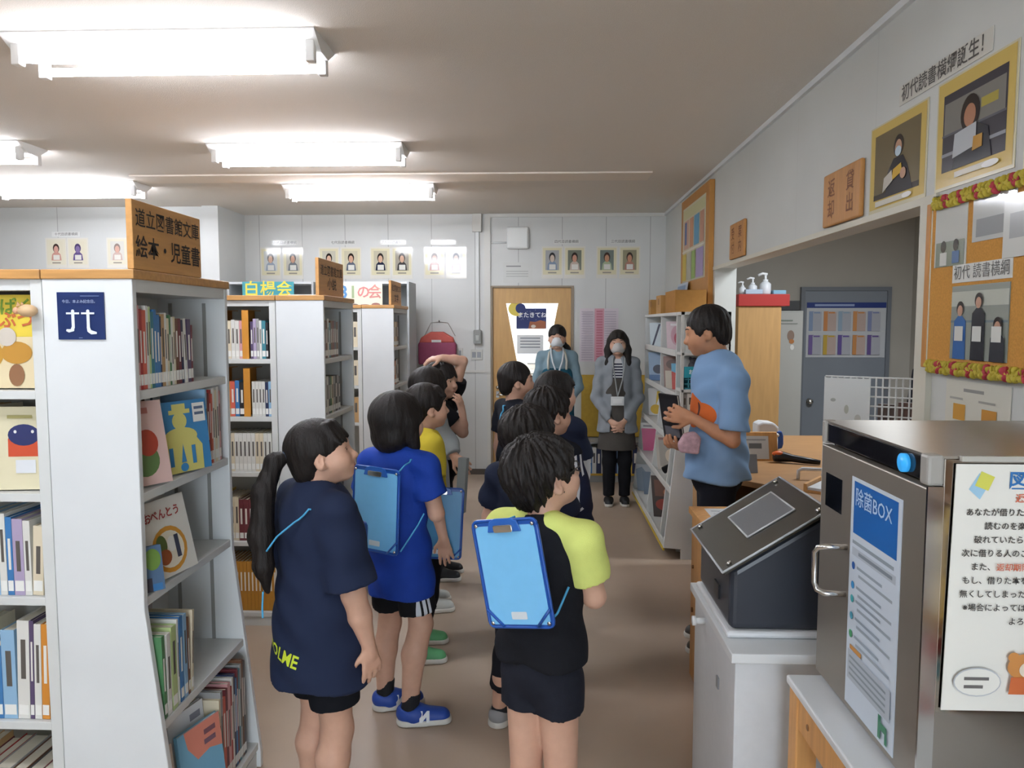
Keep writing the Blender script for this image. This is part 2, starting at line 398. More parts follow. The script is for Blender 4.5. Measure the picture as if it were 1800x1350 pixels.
# ---------------------------------------------------------------- fluorescent lights
TUBEM = mat('#f3f6ff', .4, emit=TUBE_STRENGTH)
FIX = mat('#e8e8e6', .4)
proto = None
LGT = [(-1.515, 3.2, 'largest ceiling light, nearest the camera above the left bookcase'), (-1.515, 5.08, 'ceiling light in the right-hand row, second from the camera'),
       (-1.515, 6.52, 'ceiling light in the right-hand row, nearest the back wall'), (-3.915, 4.95, 'ceiling light cut by the left edge of the picture'),
       (-3.915, 6.32, 'ceiling light at left just above the tall wooden sign'),
       (-1.515, 1.2, 'ceiling light added overhead, unseen above the top edge of the picture'), (-1.515, -.8, 'ceiling light added unseen behind the camera')]  # last two: unseen fixtures added to brighten the right wall and near fronts
for i, (x, y, lab) in enumerate(LGT):
    r = thing('ceiling_light', 'twin tube fluorescent ' + lab, 'ceiling light', (x, y, CEIL), group='fluorescent ceiling lights')
    if proto is None:
        a = M(); a.prism([(-.15, -.006), (-.05, -.062), (.05, -.062), (.15, -.006), (.15, 0), (-.15, 0)], (-.63, 0, 0), (0, 1, 0), (0, 0, 1), (1.26, 0, 0))
        h1 = a.build('reflector', FIX, r, local=True)
        ch = [h1]
        for s in (-1, 1):
            ch.append(M().tube([(-.595, .085 * s, -.085), (.595, .085 * s, -.085)], .0165, 12).build('fluorescent_tube', TUBEM, r, local=True))
            for e in (-1, 1):
                ch.append(M().box(.597 * e - .018, .597 * e + .018, .085 * s - .02, .085 * s + .02, -.112, -.012).build('lamp_holder', FIX, r, local=True, bevel=.004))
        proto = ch
    else:
        for c in proto:
            q = c.copy(); COL.objects.link(q); q.parent = r
# ---------------------------------------------------------------- books
COLN = {'white': '#d9d8d2', 'cream': '#d8ccb2', 'red': '#a63a36', 'pink': '#cf9a9c', 'coral': '#c9604e', 'blue': '#3f77ae', 'light blue': '#8fb4d2', 'navy': '#28304f',
        'teal': '#3f7f8c', 'green': '#4f7f56', 'pale green': '#b4c68c', 'yellow': '#d3b34a', 'orange': '#c98535', 'brown': '#6d4a37', 'maroon': '#6f3238', 'purple': '#564866',
        'grey': '#9b9b9b', 'black': '#26262a', 'tan': '#b89466', 'lilac': '#a99bb8', 'ochre': '#b7812f', 'dark grey': '#54575c'}
PAGE = mat('#d8d2c2', .8)
_bk = {}
def book(loc, n, t, h, d, col, label, group, lean=0., parts=True, sticker=False, title=True, cat='book'):
    rz = math.atan2(n[0], -n[1])
    key = (t, h, d, col, sticker, title, parts); rng = random.Random(int(t * 1e5 + h * 1e4 + d * 1e3 + len(col)))
    c = .0018
    cover = M(); cover.box(0, c, 0, d, 0, h).box(t - c, t, 0, d, 0, h).box(c, t - c, 0, c, 0, h)
    pg = M().box(c, t - c, c, d - .005, .003, h - .004)
    cm = mat(COLN[col], .42)
    if key not in _bk:
        if parts:
            o = cover.build('book', cm, None, (0, 0, 0)); p = [pg.build('page_block', PAGE, o, local=True)]
            tm = M()
            if title:
                z = h * rng.uniform(.5, .62)
                tm.box(t * .3, t * .7, -.0005, 0, z - h * .2, z + h * .2)
                p.append(tm.build('spine_title', mat('#e3e0d8' if sum(hexc(COLN[col])) < .9 else '#5a5550', .5), o, local=True))
            if sticker:
                p.append(M().box(t * .08, t * .92, -.0006, 0, .012, .042).build('spine_sticker', mat('#e9e9e4', .5), o, local=True))
        else:
            z = h * .6
            cover.add(pg.v, pg.f, 1)
            if title: cover.box(t * .3, t * .7, -.0005, 0, z - h * .2, z + h * .18, 2)
            if sticker: cover.box(t * .08, t * .92, -.0006, 0, .012, .042, 3)
            o = cover.build('book', [cm, PAGE, mat('#e3e0d8' if sum(hexc(COLN[col])) < .9 else '#5a5550', .5), mat('#e9e9e4', .5)], None, (0, 0, 0)); p = []
        _bk[key] = (o, p)
    else:
        s, sp = _bk[key]; o = s.copy(); COL.objects.link(o)
        for q in sp:
            q2 = q.copy(); COL.objects.link(q2); q2.parent = o
    o.location = loc; o.rotation_euler = (0, lean, rz)
    return tag(o, label, cat, group)

def fill(start, n, specs, where, group, d=.2, parts=True, sticker=True, gap=.0012, depthback=.0, cat='book', kind='book'):
    """row of books from start towards the viewer's right; specs = (colour, thickness, height[, lean])"""
    right = Vector((-n[1], n[0], 0)); p = Vector(start)
    for i, sp in enumerate(specs):
        col, t, h = sp[:3]; lean = sp[3] if len(sp) > 3 else 0.
        dx = 0.; dz = 0.
        if lean > 0: dz = t * math.sin(lean)
        q = p + right * (h * math.sin(-lean) if lean < 0 else 0) + Vector((0, 0, dz))
        dd = sp[4] if len(sp) > 4 else d
        book(q, n, t, h, dd, col, f"{col} {kind}, {ORD[i]} from left, {where}", group, lean, parts, sticker, True, cat)
        p = p + right * (t / math.cos(lean) + (h * math.sin(lean) if lean > 0 and i + 1 < len(specs) and (len(specs[i + 1]) < 4 or specs[i + 1][3] == 0) else 0) + gap + (h * math.sin(-lean) if lean < 0 else 0))
    return p

def fill_to(x_end, y, z, specs, where, group, **k):
    ln = 0.
    for i, sp in enumerate(specs):
        l = sp[3] if len(sp) > 3 else 0.
        ln += sp[1] / math.cos(l) + .0012 + (sp[2] * math.sin(-l) if l < 0 else 0) + (sp[2] * math.sin(l) if l > 0 and i + 1 < len(specs) and (len(specs[i + 1]) < 4 or specs[i + 1][3] == 0) else 0)
    l = specs[-1][3] if len(specs[-1]) > 3 else 0.
    return fill((x_end - ln - (specs[-1][2] * math.sin(l) if l > 0 else 0), y, z), (0, -1), specs, where, group, **k)

def cover_book(label, o, right, up, w, h, col, shapes, t=.014, group=None, cat='book'):
    """book standing with its front cover outward; o is the lower left corner of the cover"""
    r = Vector(right).normalized(); u = Vector(up).normalized(); n = r.cross(u); o = Vector(o) + Vector((0, 0, max(0., n.z) * t + .0012))
    a = M(); c = .0018
    a.obox(o, r * w, u * h, -n * c); a.obox(o - n * (t - c), r * w, u * h, -n * c); a.obox(o - n * c, r * c, u * h, -n * (t - 2 * c))
    b = a.build('picture_book', mat(col, .35)); tag(b, label, cat, group)
    M().obox(o - n * c + r * c + u * .003, r * (w - .006), u * (h - .006), -n * (t - 2 * c)).build('page_block', PAGE, b)
    if shapes: picture(b, o, r, u, w, h, shapes, 'cover_picture', eps=.0003, rough=.35)
    return b

# ---------------------------------------------------------------- double bookcases with a flared end unit on the aisle
RAIL = mat('#90908d', .5)
def endunit(xf, y0, shelves, label, group):
    r = thing('bookcase', label, 'bookcase', (xf - .125, y0 + .315, 0), group=group)
    L = .63; xb = xf - .25; T = .022; top = 1.741
    def prof(z): return xf if z >= .82 else xf + .085 * (.82 - z) / .76
    poly = [(xb, 0), (xf + .085, 0), (xf + .085, .06), (xf, .82), (xf, top), (xb, top)]
    for yy in (y0, y0 + L - T):
        M().prism(poly, (0, yy, 0), (1, 0, 0), (0, 0, 1), (0, T, 0)).build('side_panel', WHITE, r, bevel=.0025)
    M().box(xb, xb + .012, y0 + T, y0 + L - T, .06, top).build('back_panel', SHELFW, r)
    for z in shelves:
        M().box(xb + .012, prof(z) - .004, y0 + T, y0 + L - T, z - .026, z).build('shelf', SHELFW, r, bevel=.002)
    M().box(xb + .012, xf - .002, y0 + T, y0 + L - T, top - .035, top).build('top_rail', SHELFW, r)
    M().box(xb + .012, xf + .07, y0 + T, y0 + L - T, 0, .055).build('plinth', SHELFW, r)
    for dx in (.05, .17):
        M().box(xb + dx, xb + dx + .012, y0 + L - T - .003, y0 + L - T, .3, top - .05).build('shelf_rail', RAIL, r)
    M().box(xb + .001, xf + .008, y0 - .006, y0 + L + .004, top, top + .026).build('wood_top', WOODTOP, r, bevel=.003)
    return r

def rununit(x0, x1, y0, shelves, label, group):
    r = thing('bookcase', label, 'bookcase', ((x0 + x1) / 2, y0 + .31, 0), group=group)
    T = .022; top = 1.741; ya = y0 + .006; yb = y0 + .62; ym = (ya + yb) / 2
    for xx, nm in ((x0, 'side_panel'), (x1 - .033, 'side_panel')):
        M().box(xx, xx + .033, ya, yb, 0, top).build(nm, SHELFW, r, bevel=.002)
    M().box(x0 + .033, x1 - .033, ym - .006, ym + .006, .055, top).build('back_panel', mat('#a9a7a0', .6), r)
    for z in shelves:
        M().box(x0 + .033, x1 - .033, ya + .004, ym - .006, z - .024, z).build('shelf', SHELFW, r, bevel=.002)
    M().box(x0 + .033, x1 - .033, ya + .004, yb - .004, top - .03, top).build('top_rail', SHELFW, r)
    M().box(x0 + .033, x1 - .033, ya + .01, yb - .01, 0, .055).build('plinth', SHELFW, r)
    M().box(x0 - .003, x1 + .003, y0 - .006, y0 + .634, top, top + .026).build('wood_top', WOODTOP, r, bevel=.003)
    return r

SH1 = (1.435, 1.147, .850, .485, .095); SH = (1.435, 1.13, .835, .46, .075)
endunit(-1.105, 2.05, SH1, 'white end bookcase nearest the camera, facing the aisle under the tall wooden sign', None)
endunit(-1.125, 3.95, SH, 'white end bookcase in the middle, behind the child in the lettered navy T-shirt', None)
endunit(-1.155, 6.0, SH, 'white end bookcase farthest back, beside the pink wall bag', None)
rununit(-2.265, -1.36, 2.05, SH1, 'white bookcase facing the camera at the left edge of the picture', None)
rununit(-2.285, -1.38, 3.95, SH, 'white bookcase facing the camera with orange dividers and rows of matching volumes', None)
rununit(-2.315, -1.41, 6.0, SH, 'white bookcase facing the camera behind the middle bookcase, mostly hidden', None)

E1 = 'of the nearest bookcase'
g = 'picture books on the top aisle shelf of the nearest bookcase'
fill((-1.112, 2.078, 1.436), (1, 0), [('pink', .013, .235), ('red', .014, .225), ('coral', .020, .222), ('white', .013, .235), ('pale green', .010, .232), ('teal', .017, .218), ('blue', .015, .225), ('blue', .017, .21), ('navy', .008, .205),
     ('tan', .018, .212), ('white', .012, .216), ('cream', .013, .20), ('green', .011, .21), ('white', .012, .204), ('cream', .012, .205), ('brown', .018, .20), ('maroon', .016, .2), ('navy', .014, .196), ('white', .016, .2, -.05), ('purple', .022, .198), ('maroon', .012, .18)],
     'top aisle shelf ' + E1, g, d=.2)
# second shelf
cover_book('pink picture book with fruit on its cover, left on the second aisle shelf', (-1.17, 2.085, 1.15), (.48, .86, 0), (-.16, .05, 1), .155, .245, '#d3b3ac',
           [('e', .5, .3, .3, .2, '#5f7a4a'), ('e', .6, .5, .22, .16, '#a94434'), ('e', .35, .55, .15, .2, '#c9a15e'), ('r', .1, .85, .7, .92, '#b4746a')])
cover_book('blue picture book with a yellow robed figure on its cover, facing out', (-1.16, 2.255, 1.15), (.34, .94, 0), (-.10, .04, 1), .225, .225, '#3f87bd',
           [('p', [(.1, 0), (.85, 0), (.86, .35), (.72, .52), (.28, .52), (.12, .35)], '#d9d07a'), ('e', .48, .5, .3, .13, '#d9d07a'), ('e', .48, .72, .13, .12, '#d9d07a'), ('r', .3, .82, .68, .88, '#d9d07a'), ('r', .36, .86, .6, .96, '#d9d07a'),
            ('r', .24, .1, .31, .36, '#3f87bd'), ('p', [(.44, .14), (.53, .14), (.49, .4)], '#3f87bd'), ('r', .64, .1, .71, .36, '#3f87bd'), ('e', .48, .07, .07, .06, '#3f87bd'), ('r', .72, .68, .95, .95, '#e8e8e4'), ('r', .75, .86, .92, .9, '#5b6a86'), ('r', .75, .78, .92, .82, '#5b6a86')])
fill((-1.115, 2.50, 1.148), (1, 0), [('light blue', .012, .255), ('maroon', .015, .24), ('red', .013, .25), ('coral', .012, .235), ('white', .014, .253), ('cream', .016, .245), ('white', .016, .256), ('pink', .012, .24)],
     'second aisle shelf ' + E1, 'books standing at the end of the second aisle shelf')
cover_book('wide white book with small grey cover drawings standing behind the blue picture book', (-1.25, 2.285, 1.149), (0, 1, 0), (-.05, 0, 1), .205, .252, '#e3e2de', [('e', .2, .9, .04, .03, '#4b4b4b'), ('e', .45, .9, .05, .035, '#6b4b40'), ('e', .7, .9, .04, .03, '#3b4b5b')])
# third shelf
cover_book('white picture book with a lunch box cover leaning on the third aisle shelf', (-1.135, 2.125, .853), (.18, .98, 0), (-.22, .04, 1), .24, .235, '#e2ded4',
           [('e', .54, .34, .33, .3, '#d99a3c'), ('e', .54, .34, .27, .24, '#efe6d0'), ('e', .4, .42, .1, .13, '#6a7a44'), ('e', .42, .26, .12, .1, '#a8603a'), ('e', .58, .4, .08, .1, '#f3efe6'), ('r', .64, .2, .72, .5, '#4a4a5a'), ('t', 'べんとう', .58, .8, .034, '#a8443c', 'CENTER', .0008), ('t', 'お', .24, .8, .034, '#a8443c', 'CENTER', .0008)])
cover_book('red backed picture book behind the lunch box book', (-1.21, 2.09, .853), (.1, .99, 0), (-.2, .0, 1), .2, .235, '#a8433f', [('r', .04, .0, 1, .97, '#8f7a76')])
cover_book('dark blue picture book with a green tree, left on third aisle shelf', (-1.128, 2.078, .853), (.62, .78, 0), (-.1, .03, 1), .07, .13, '#56708f', [('e', .6, .7, .34, .24, '#6f8f43'), ('r', .1, 0, .5, .3, '#3c3a44'), ('r', .5, .0, .9, .16, '#3f77ae')])
# fourth shelf
cover_book('grey picture book leaning at the back of the fourth aisle shelf', (-1.285, 2.17, .542), (.05, .98, -.2), (-.10, .22, .96), .24, .25, '#b7aaa8', [('t', 'えほん', .6, .85, .03, '#b0706a'), ('r', .85, .85, .9, .95, '#5b5b66')])
fill((-1.075, 2.078, .487), (1, 0), [('green', .016, .245, -.03), ('white', .022, .24), ('pale green', .030, .25), ('white', .008, .26), ('blue', .020, .262), ('light blue', .020, .258), ('brown', .010, .24), ('cream', .012, .25, .08)],
     'fourth aisle shelf ' + E1, 'books on the fourth aisle shelf of the nearest bookcase', d=.2, gap=.006)
# bottom shelf
cover_book('yellow and white picture book with a red dot, left on bottom aisle shelf', (-1.12, 2.082, .098), (.4, .9, 0), (-.12, .04, 1), .10, .26, '#c9b9ae', [('e', .4, .5, .25, .2, '#e3d6c8'), ('e', .72, .3, .2, .25, '#d9b93c'), ('e', .35, .28, .1, .07, '#b8384a'), ('e', .45, .8, .35, .14, '#6fa3b5')])
cover_book('light blue picture book with a peach sky cover on the bottom aisle shelf', (-1.065, 2.18, .098), (.3, .95, 0), (-.12, .04, 1), .18, .27, '#78b0cf', [('p', [(.15, 1), (1, 1), (1, .6), (.7, .66), (.4, .62), (.2, .8)], '#d98a78'), ('r', .6, .84, .88, .9, '#7a5560'), ('r', .58, .73, .86, .79, '#7a5f70'), ('p', [(0, .0), (.3, .0), (.15, .5), (0, .6)], '#5a8fae')])
cover_book('white picture book just behind the light blue one', (-1.105, 2.20, .098), (.25, .97, 0), (-.1, .03, 1), .16, .31, '#dfe0e2', [('r', .6, .85, .9, .92, '#8b8b95')])
cover_book('deep blue picture book behind the white one on the bottom aisle shelf', (-1.165, 2.22, .098), (.2, .98, 0), (-.1, .03, 1), .148, .345, '#2f4f94', [('r', 0, .93, 1, .96, '#c6d0e0')])
fill((-1.045, 2.375, .096), (1, 0), [('cream', .012, .30), ('grey', .016, .32), ('coral', .02, .29), ('maroon', .018, .31), ('pink', .02, .32), ('red', .012, .3), ('white', .012, .325), ('navy', .014, .33), ('blue', .012, .31), ('maroon', .012, .335), ('teal', .012, .33), ('grey', .014, .34), ('brown', .014, .35), ('dark grey', .014, .34)],
     'bottom aisle shelf ' + E1, 'books on the bottom aisle shelf of the nearest bookcase', d=.2)

# left camera-facing bookcase
EL = 'of the left edge bookcase'
xr = -1.398
cover_book('yellow picture book with brown animals and green title, facing out at the left edge', (xr - .235, 2.10, 1.437), (1, 0, 0), (0, .05, 1), .225, .262, '#d8c04a',
           [('r', 0, 0, 1, .55, '#d9c9a4'), ('t', 'わんぱく', .5, .86, .05, '#6f8f3a', 'CENTER', .0012), ('t', 'どうぶつ', .5, .72, .05, '#b8643c', 'CENTER', .0012), ('e', .35, .36, .2, .16, '#b58a3c'), ('e', .72, .38, .2, .12, '#b5863c'), ('e', .3, .15, .12, .13, '#b89048'), ('e', .72, .14, .1, .12, '#8a6448'), ('e', .6, .55, .12, .1, '#c9c0b4')], .02)
fill_to(xr - .25, 2.075, 1.436, [('red', .02, .24), ('yellow', .025, .26), ('white', .02, .25), ('blue', .03, .245), ('cream', .02, .25), ('teal', .025, .23), ('pink', .02, .25)], 'top shelf ' + EL, 'books on the top shelf at the left edge', d=.19)
cover_book('cream picture book with an orange and navy cap cover at the left edge', (xr - .145, 2.085, 1.149), (1, .12, 0), (-.02, .06, 1), .135, .235, '#d8d0b0',
           [('r', .3, .4, .92, .62, '#c04f34'), ('e', .62, .66, .32, .13, '#2f3560'), ('e', .45, .7, .03, .02, '#d9d8d2'), ('e', .8, .7, .03, .02, '#d9d8d2'), ('r', .45, .2, .85, .36, '#d9dce0'), ('r', .3, .86, .8, .9, '#a8a06a')])
fill_to(xr - .16, 2.075, 1.148, [('maroon', .03, .25), ('red', .025, .24), ('white', .02, .25), ('cream', .03, .24), ('pink', .025, .24), ('cream', .025, .235, -.06), ('tan', .025, .235, -.06), ('cream', .02, .235, -.06)], 'second shelf ' + EL, 'books on the second shelf at the left edge', d=.19)
fill_to(xr, 2.075, .851, [('grey', .02, .23), ('cream', .03, .23), ('lilac', .02, .23), ('white', .03, .235), ('grey', .02, .22), ('light blue', .03, .23), ('light blue', .028, .23), ('white', .02, .235), ('blue', .018, .225), ('lilac', .03, .22), ('white', .02, .215), ('cream', .03, .2, .05)],
     'third shelf ' + EL, 'books on the third shelf at the left edge', d=.19)
fill_to(xr, 2.075, .486, [('black', .03, .22), ('white', .03, .21), ('grey', .03, .23), ('cream', .03, .25), ('teal', .02, .21), ('black', .03, .2), ('blue', .035, .215), ('light blue', .04, .262), ('white', .035, .29, .03), ('purple', .012, .29, .03), ('white', .02, .28, .03), ('orange', .022, .28, .03)],
     'fourth shelf ' + EL, 'books on the fourth shelf at the left edge', d=.19)
fill_to(xr, 2.075, .096, [('purple', .04, .24), ('tan', .03, .25), ('maroon', .04, .23), ('red', .03, .24), ('grey', .05, .24), ('brown', .04, .235), ('dark grey', .045, .23), ('maroon', .045, .235)], 'bottom shelf ' + EL, 'books on the bottom shelf at the left edge', d=.19)
# small pig figurine stuck to the stile
pg = thing('pig_ornament', 'small beige pig shaped ornament stuck on the stile beside the navy poster', 'ornament', (-1.384, 2.03, 1.655))
bb = M(); bb.ball((-1.384, 2.03, 1.655), (.026, .02, .017)); bb.build('body', mat('#cfae86', .5), pg)
M().ball((-1.412, 2.026, 1.655), (.010, .009, .010)).build('snout', mat('#c99a78', .5), pg)
for dx in (-.400, -.368): pass
for e in (-1, 1): M().prism([(0, 0), (.012, .004), (.004, .014)], (-1.41, 2.03 + e * .008, 1.665), (1, 0, 0), (0, 0, 1), (0, .003, 0)).build('ear', mat('#c29a72', .5), pg)

# middle bookcase, camera-facing side: orange dividers split the rows
EM = 'of the middle bookcase front'
def divider(x, y, z, label):
    a = M(); a.box(x, x + .0025, y - .012, y + .17, z, z + .255); a.box(x + .0025, x + .036, y - .012, y - .0095, z, z + .255); a.box(x, x + .036, y - .012, y + .17, z + .2525, z + .255)
    tag(a.build('book_divider', mat('#c98a35', .45), bevel=.001), label, 'divider', 'orange shelf dividers')
def row(x0, z, y, specs, shelf, **k): return fill((x0, y, z), (0, -1), specs, f'{shelf} {EM}', f'books on the {shelf} of the middle bookcase', parts=False, **k).x
x = row(-1.815, 1.436, 3.985, [('white', .02, .21), ('cream', .02, .2), ('grey', .02, .2), ('white', .022, .205), ('white', .02, .2), ('navy', .016, .198)], 'top shelf')
divider(x, 3.985, 1.436, 'orange divider, left one on the top shelf of the middle bookcase')
x = row(x + .04, 1.436, 3.985, [('cream', .022, .2), ('white', .02, .205), ('white', .02, .2), ('pink', .018, .2)], 'top shelf middle')
divider(x, 3.985, 1.436, 'orange divider, right one on the top shelf of the middle bookcase')
x = row(x + .04, 1.436, 3.985, [('purple', .014, .195), ('lilac', .016, .21), ('grey', .014, .21), ('white', .012, .2), ('teal', .02, .2), ('black', .012, .19)], 'top shelf right end')
divider(-1.70, 3.985, 1.131, 'orange divider, left one on the second shelf of the middle bookcase')
row(-1.83, 1.131, 3.985, [('navy', .02, .18), ('white', .03, .19), ('brown', .03, .18), ('grey', .03, .19)], 'second shelf left end')
x = row(-1.663, 1.131, 3.985, [('orange', .022, .185), ('coral', .024, .185), ('blue', .022, .19), ('black', .026, .18)], 'second shelf')
divider(x, 3.985, 1.131, 'orange divider, right one on the second shelf of the middle bookcase')
x = row(x + .04, 1.131, 3.985, [('white', .018, .185), ('white', .016, .185), ('white', .016, .185), ('white', .016, .185), ('navy', .016, .18), ('light blue', .018, .185)], 'second shelf right end')
random.seed(3)
row(-1.78, .836, 3.985, [(random.choice(['white', 'cream', 'white']), .021, .205) for _ in range(16)], 'third shelf')
row(-1.78, .461, 3.985, [('cream', .026, .235)] * 2 + [('yellow', .02, .25), ('white', .022, .235)] + [('cream', .022, .235)] * 3 + [('maroon', .0245, .222)] * 7, 'fourth shelf')
row(-1.80, .076, 3.985, [('ochre', .019, .27)] * 19, 'bottom shelf', sticker=False)
# aisle side of the middle bookcase
EN = 'of the middle bookcase'
def arow(xf, y, z, specs, shelf, E, **k): fill((xf, y, z), (1, 0), specs, f'{shelf} aisle shelf {E}', f'books on the {shelf} aisle shelf {E}', parts=False, **k)
ym = 3.976
arow(-1.15, ym, 1.436, [('navy', .03, .205), ('grey', .03, .20), ('purple', .03, .195), ('brown', .035, .2), ('white', .03, .21), ('teal', .03, .19), ('brown', .04, .2), ('maroon', .03, .2), ('dark grey', .04, .2), ('brown', .04, .195)], 'top', EN)
arow(-1.15, ym, 1.131, [('dark grey', .03, .2), ('grey', .03, .2), ('purple', .03, .19), ('white', .04, .205), ('dark grey', .03, .2), ('green', .03, .2), ('cream', .03, .2), ('grey', .04, .2), ('black', .04, .2), ('grey', .03, .2), ('dark grey', .03, .19)], 'second', EN)
arow(-1.15, ym, .836, [('white', .03, .2), ('grey', .03, .2), ('tan', .03, .2), ('green', .04, .2)], 'third', EN)
pl_ = thing('leafy_ornament', 'small green leafy ornament on the third aisle shelf of the middle bookcase', 'ornament', (-1.14, 4.28, .835))
M().lathe([(.0, 0), (.025, 0), (.032, .05), (0, .05)], (-1.14, 4.28, .836)).build('pot', mat('#c9c2b0', .6), pl_)
lf = M(); random.seed(5)
for i in range(16):
    a = random.uniform(0, 6.28); rr = random.uniform(.01, .05); R = Euler((random.uniform(-.8, .8), random.uniform(-.8, .8), a)).to_matrix()
    lf.ball((-1.14 + rr * math.cos(a), 4.28 + rr * math.sin(a), .90 + random.uniform(0, .06)), (.022, .012, .004), R=R, nu=8, nv=5)
lf.build('leaves', mat('#4c8a4a', .5), pl_)
# farthest bookcase
EF = 'of the farthest bookcase'
arow(-1.18, 6.03, 1.436, [('black', .03, .2), ('tan', .04, .205), ('tan', .04, .2), ('ochre', .04, .2), ('cream', .04, .2), ('tan', .05, .2), ('brown', .05, .2)], 'top', EF)
arow(-1.18, 6.03, 1.131, [('dark grey', .03, .2), ('teal', .04, .2), ('brown', .04, .19), ('coral', .04, .19), ('tan', .04, .19), ('grey', .04, .2), ('brown', .05, .2)], 'second', EF)
arow(-1.18, 6.03, .836, [('grey', .04, .2), ('cream', .04, .2), ('brown', .04, .2)], 'third', EF)
for z, nm, cs in ((1.436, 'top', ['cream', 'cream', 'tan', 'cream']), (1.131, 'second', ['cream', 'white', 'blue', 'cream']), (.836, 'third', ['tan', 'cream', 'brown', 'tan'])):
    fill((-1.63, 6.03, z), (0, -1), [(c, .045, .2) for c in cs], f'{nm} shelf of the half-hidden farthest bookcase', f'books on the {nm} shelf of the half-hidden bookcase', parts=False, sticker=False)

# wooden signs standing on the bookcases
def wsign(x, y0, y1, z0, z1, lines, label):
    r = Vector((0, 1, 0)); a = M().box(x - .018, x, y0, y1, z0, z1)
    o = a.build('wooden_sign', SIGNW, bevel=.002); tag(o, label, 'sign')
    t = M()
    for body, size, zz, bold, sx in lines: t.text(body, size, (x, (y0 + y1) / 2, zz), (0, 1, 0), (0, 0, 1), 0, bold=bold, thick=.0015, sx=sx)
    t.build('lettering', INK, o)
wsign(-1.098, 2.05, 2.465, 1.7676, 1.955, [('道立図書館文庫', .054, 1.905, .0004, 1.03), ('絵本・児童書', .064, 1.826, .0008, 1.03)], 'tall wooden sign with black lettering on the bookcase nearest the camera')
wsign(-1.150, 3.965, 4.46, 1.7676, 1.962, [('道立図書館文庫', .06, 1.90, .0003, 1.05), ('小説', .07, 1.83, .0004, 1.3)], 'wooden sign with black lettering on the middle bookcase')
wsign(-1.175, 6.015, 6.45, 1.7676, 1.960, [('道立図書館文庫', .056, 1.90, .0003, 1.), ('文学', .07, 1.82, .0004, 1.3)], 'wooden sign on the farthest bookcase')
# navy poster with the two figures
fig = lambda u: [('e', u, .60, .035, .035, '#dfe5ee'), ('r', u - .03, .24, u + .035, .60, '#dfe5ee'), ('r', u - .14, .535, u + .14, .575, '#dfe5ee')]
sheet('poster', 'navy poster with two white stocking shapes on the white bookcase end panel', 'poster', (-1.312, 2.0485, 1.577), (1, 0, .0), (.0, 0, 1), .13, .128, '#1f2f5c',
      fig(.33) + [('p', [(.30, .27), (.365, .27), (.35, .18), (.24, .15), (.18, .18), (.19, .22), (.28, .22)], '#dfe5ee')] + fig(.66) + [('p', [(.63, .27), (.695, .27), (.72, .2), (.84, .16), (.84, .12), (.72, .11), (.64, .17)], '#dfe5ee'),
       ('t', '今日、本よみ記念日。', .5, .80, .0098, '#aebbd4'), ('r', .52, .915, .92, .925, '#7f8fb0'), ('r', .46, .03, .54, .045, '#7f8fb0')], rough=.3)
# white paper strips lying on the bookcase tops
tag(M().box(-1.33, -1.17, 4.02, 4.2, 1.7675, 1.7735).build('paper_strip', mat('#dededa', .6)), 'white paper strip lying on top of the middle bookcase', 'paper')

# ---------------------------------------------------------------- tall cabinets along the back wall
CABW = mat('#c9ccce', .5); CABI = mat('#8d8f8f', .6)
def tallcab(x0, x1, label):
    r = thing('tall_cabinet', label, 'cabinet', ((x0 + x1) / 2, 7.55, 0)); y0, y1 = 7.33, 7.74
    for xx in (x0, x1 - .02): M().box(xx, xx + .02, y0, y1, 0, 2.02).build('side_panel', mat('#a2a6a8', .5), r)
    M().box(x0 + .02, x1 - .02, y1 - .02, y1, 0, 2.02).build('back_panel', CABI, r)
    M().box(x0 + .02, x1 - .02, y0, y1 - .02, 2.0, 2.02).build('top_panel', CABW, r)
    for z in (0.05, .42, .8, 1.2, 1.6): M().box(x0 + .02, x1 - .02, y0, y1 - .02, z, z + .02).build('shelf', CABW, r)
tallcab(-3.02, -2.18, 'white tall cabinet on the back wall behind the teal and yellow sign')
tallcab(-2.15, -1.26, 'white tall cabinet on the back wall behind the cream sign with coloured letters')
o = sheet('sign_board', 'teal sign with three yellow characters in front of the left tall cabinet', 'sign', (-2.86, 7.31, 1.865), (1, 0, 0), (0, 0, 1), .50, .155, '#3e8f9a',
      [('t', '白', .18, .5, .155, '#e3d04a', 'CENTER', .0022), ('t', '楊', .5, .5, .155, '#e3d04a', 'CENTER', .0022), ('t', '会', .82, .5, .155, '#e3d04a', 'CENTER', .0022)], th=.012, pname='lettering', bevel=.004)
sheet('sign_board', 'cream sign with blue, green and pink characters in front of the right tall cabinet', 'sign', (-1.93, 7.31, 1.78), (1, 0, 0), (0, 0, 1), .42, .225, '#dcd5c0',
      [('t', '8', .1, .6, .17, '#4f7fae', 'CENTER', .004), ('t', '1', .33, .6, .16, '#8fa07a', 'CENTER', .004), ('t', 'の', .57, .6, .13, '#c07a78', 'CENTER', .003), ('t', '会', .83, .6, .14, '#c0807a', 'CENTER', .0022),
       ('e', .35, .08, .1, .05, '#5a4a48'), ('e', .6, .06, .12, .05, '#7a4a44'), ('e', .85, .09, .1, .08, '#8a5a50')], th=.01, pname='lettering')

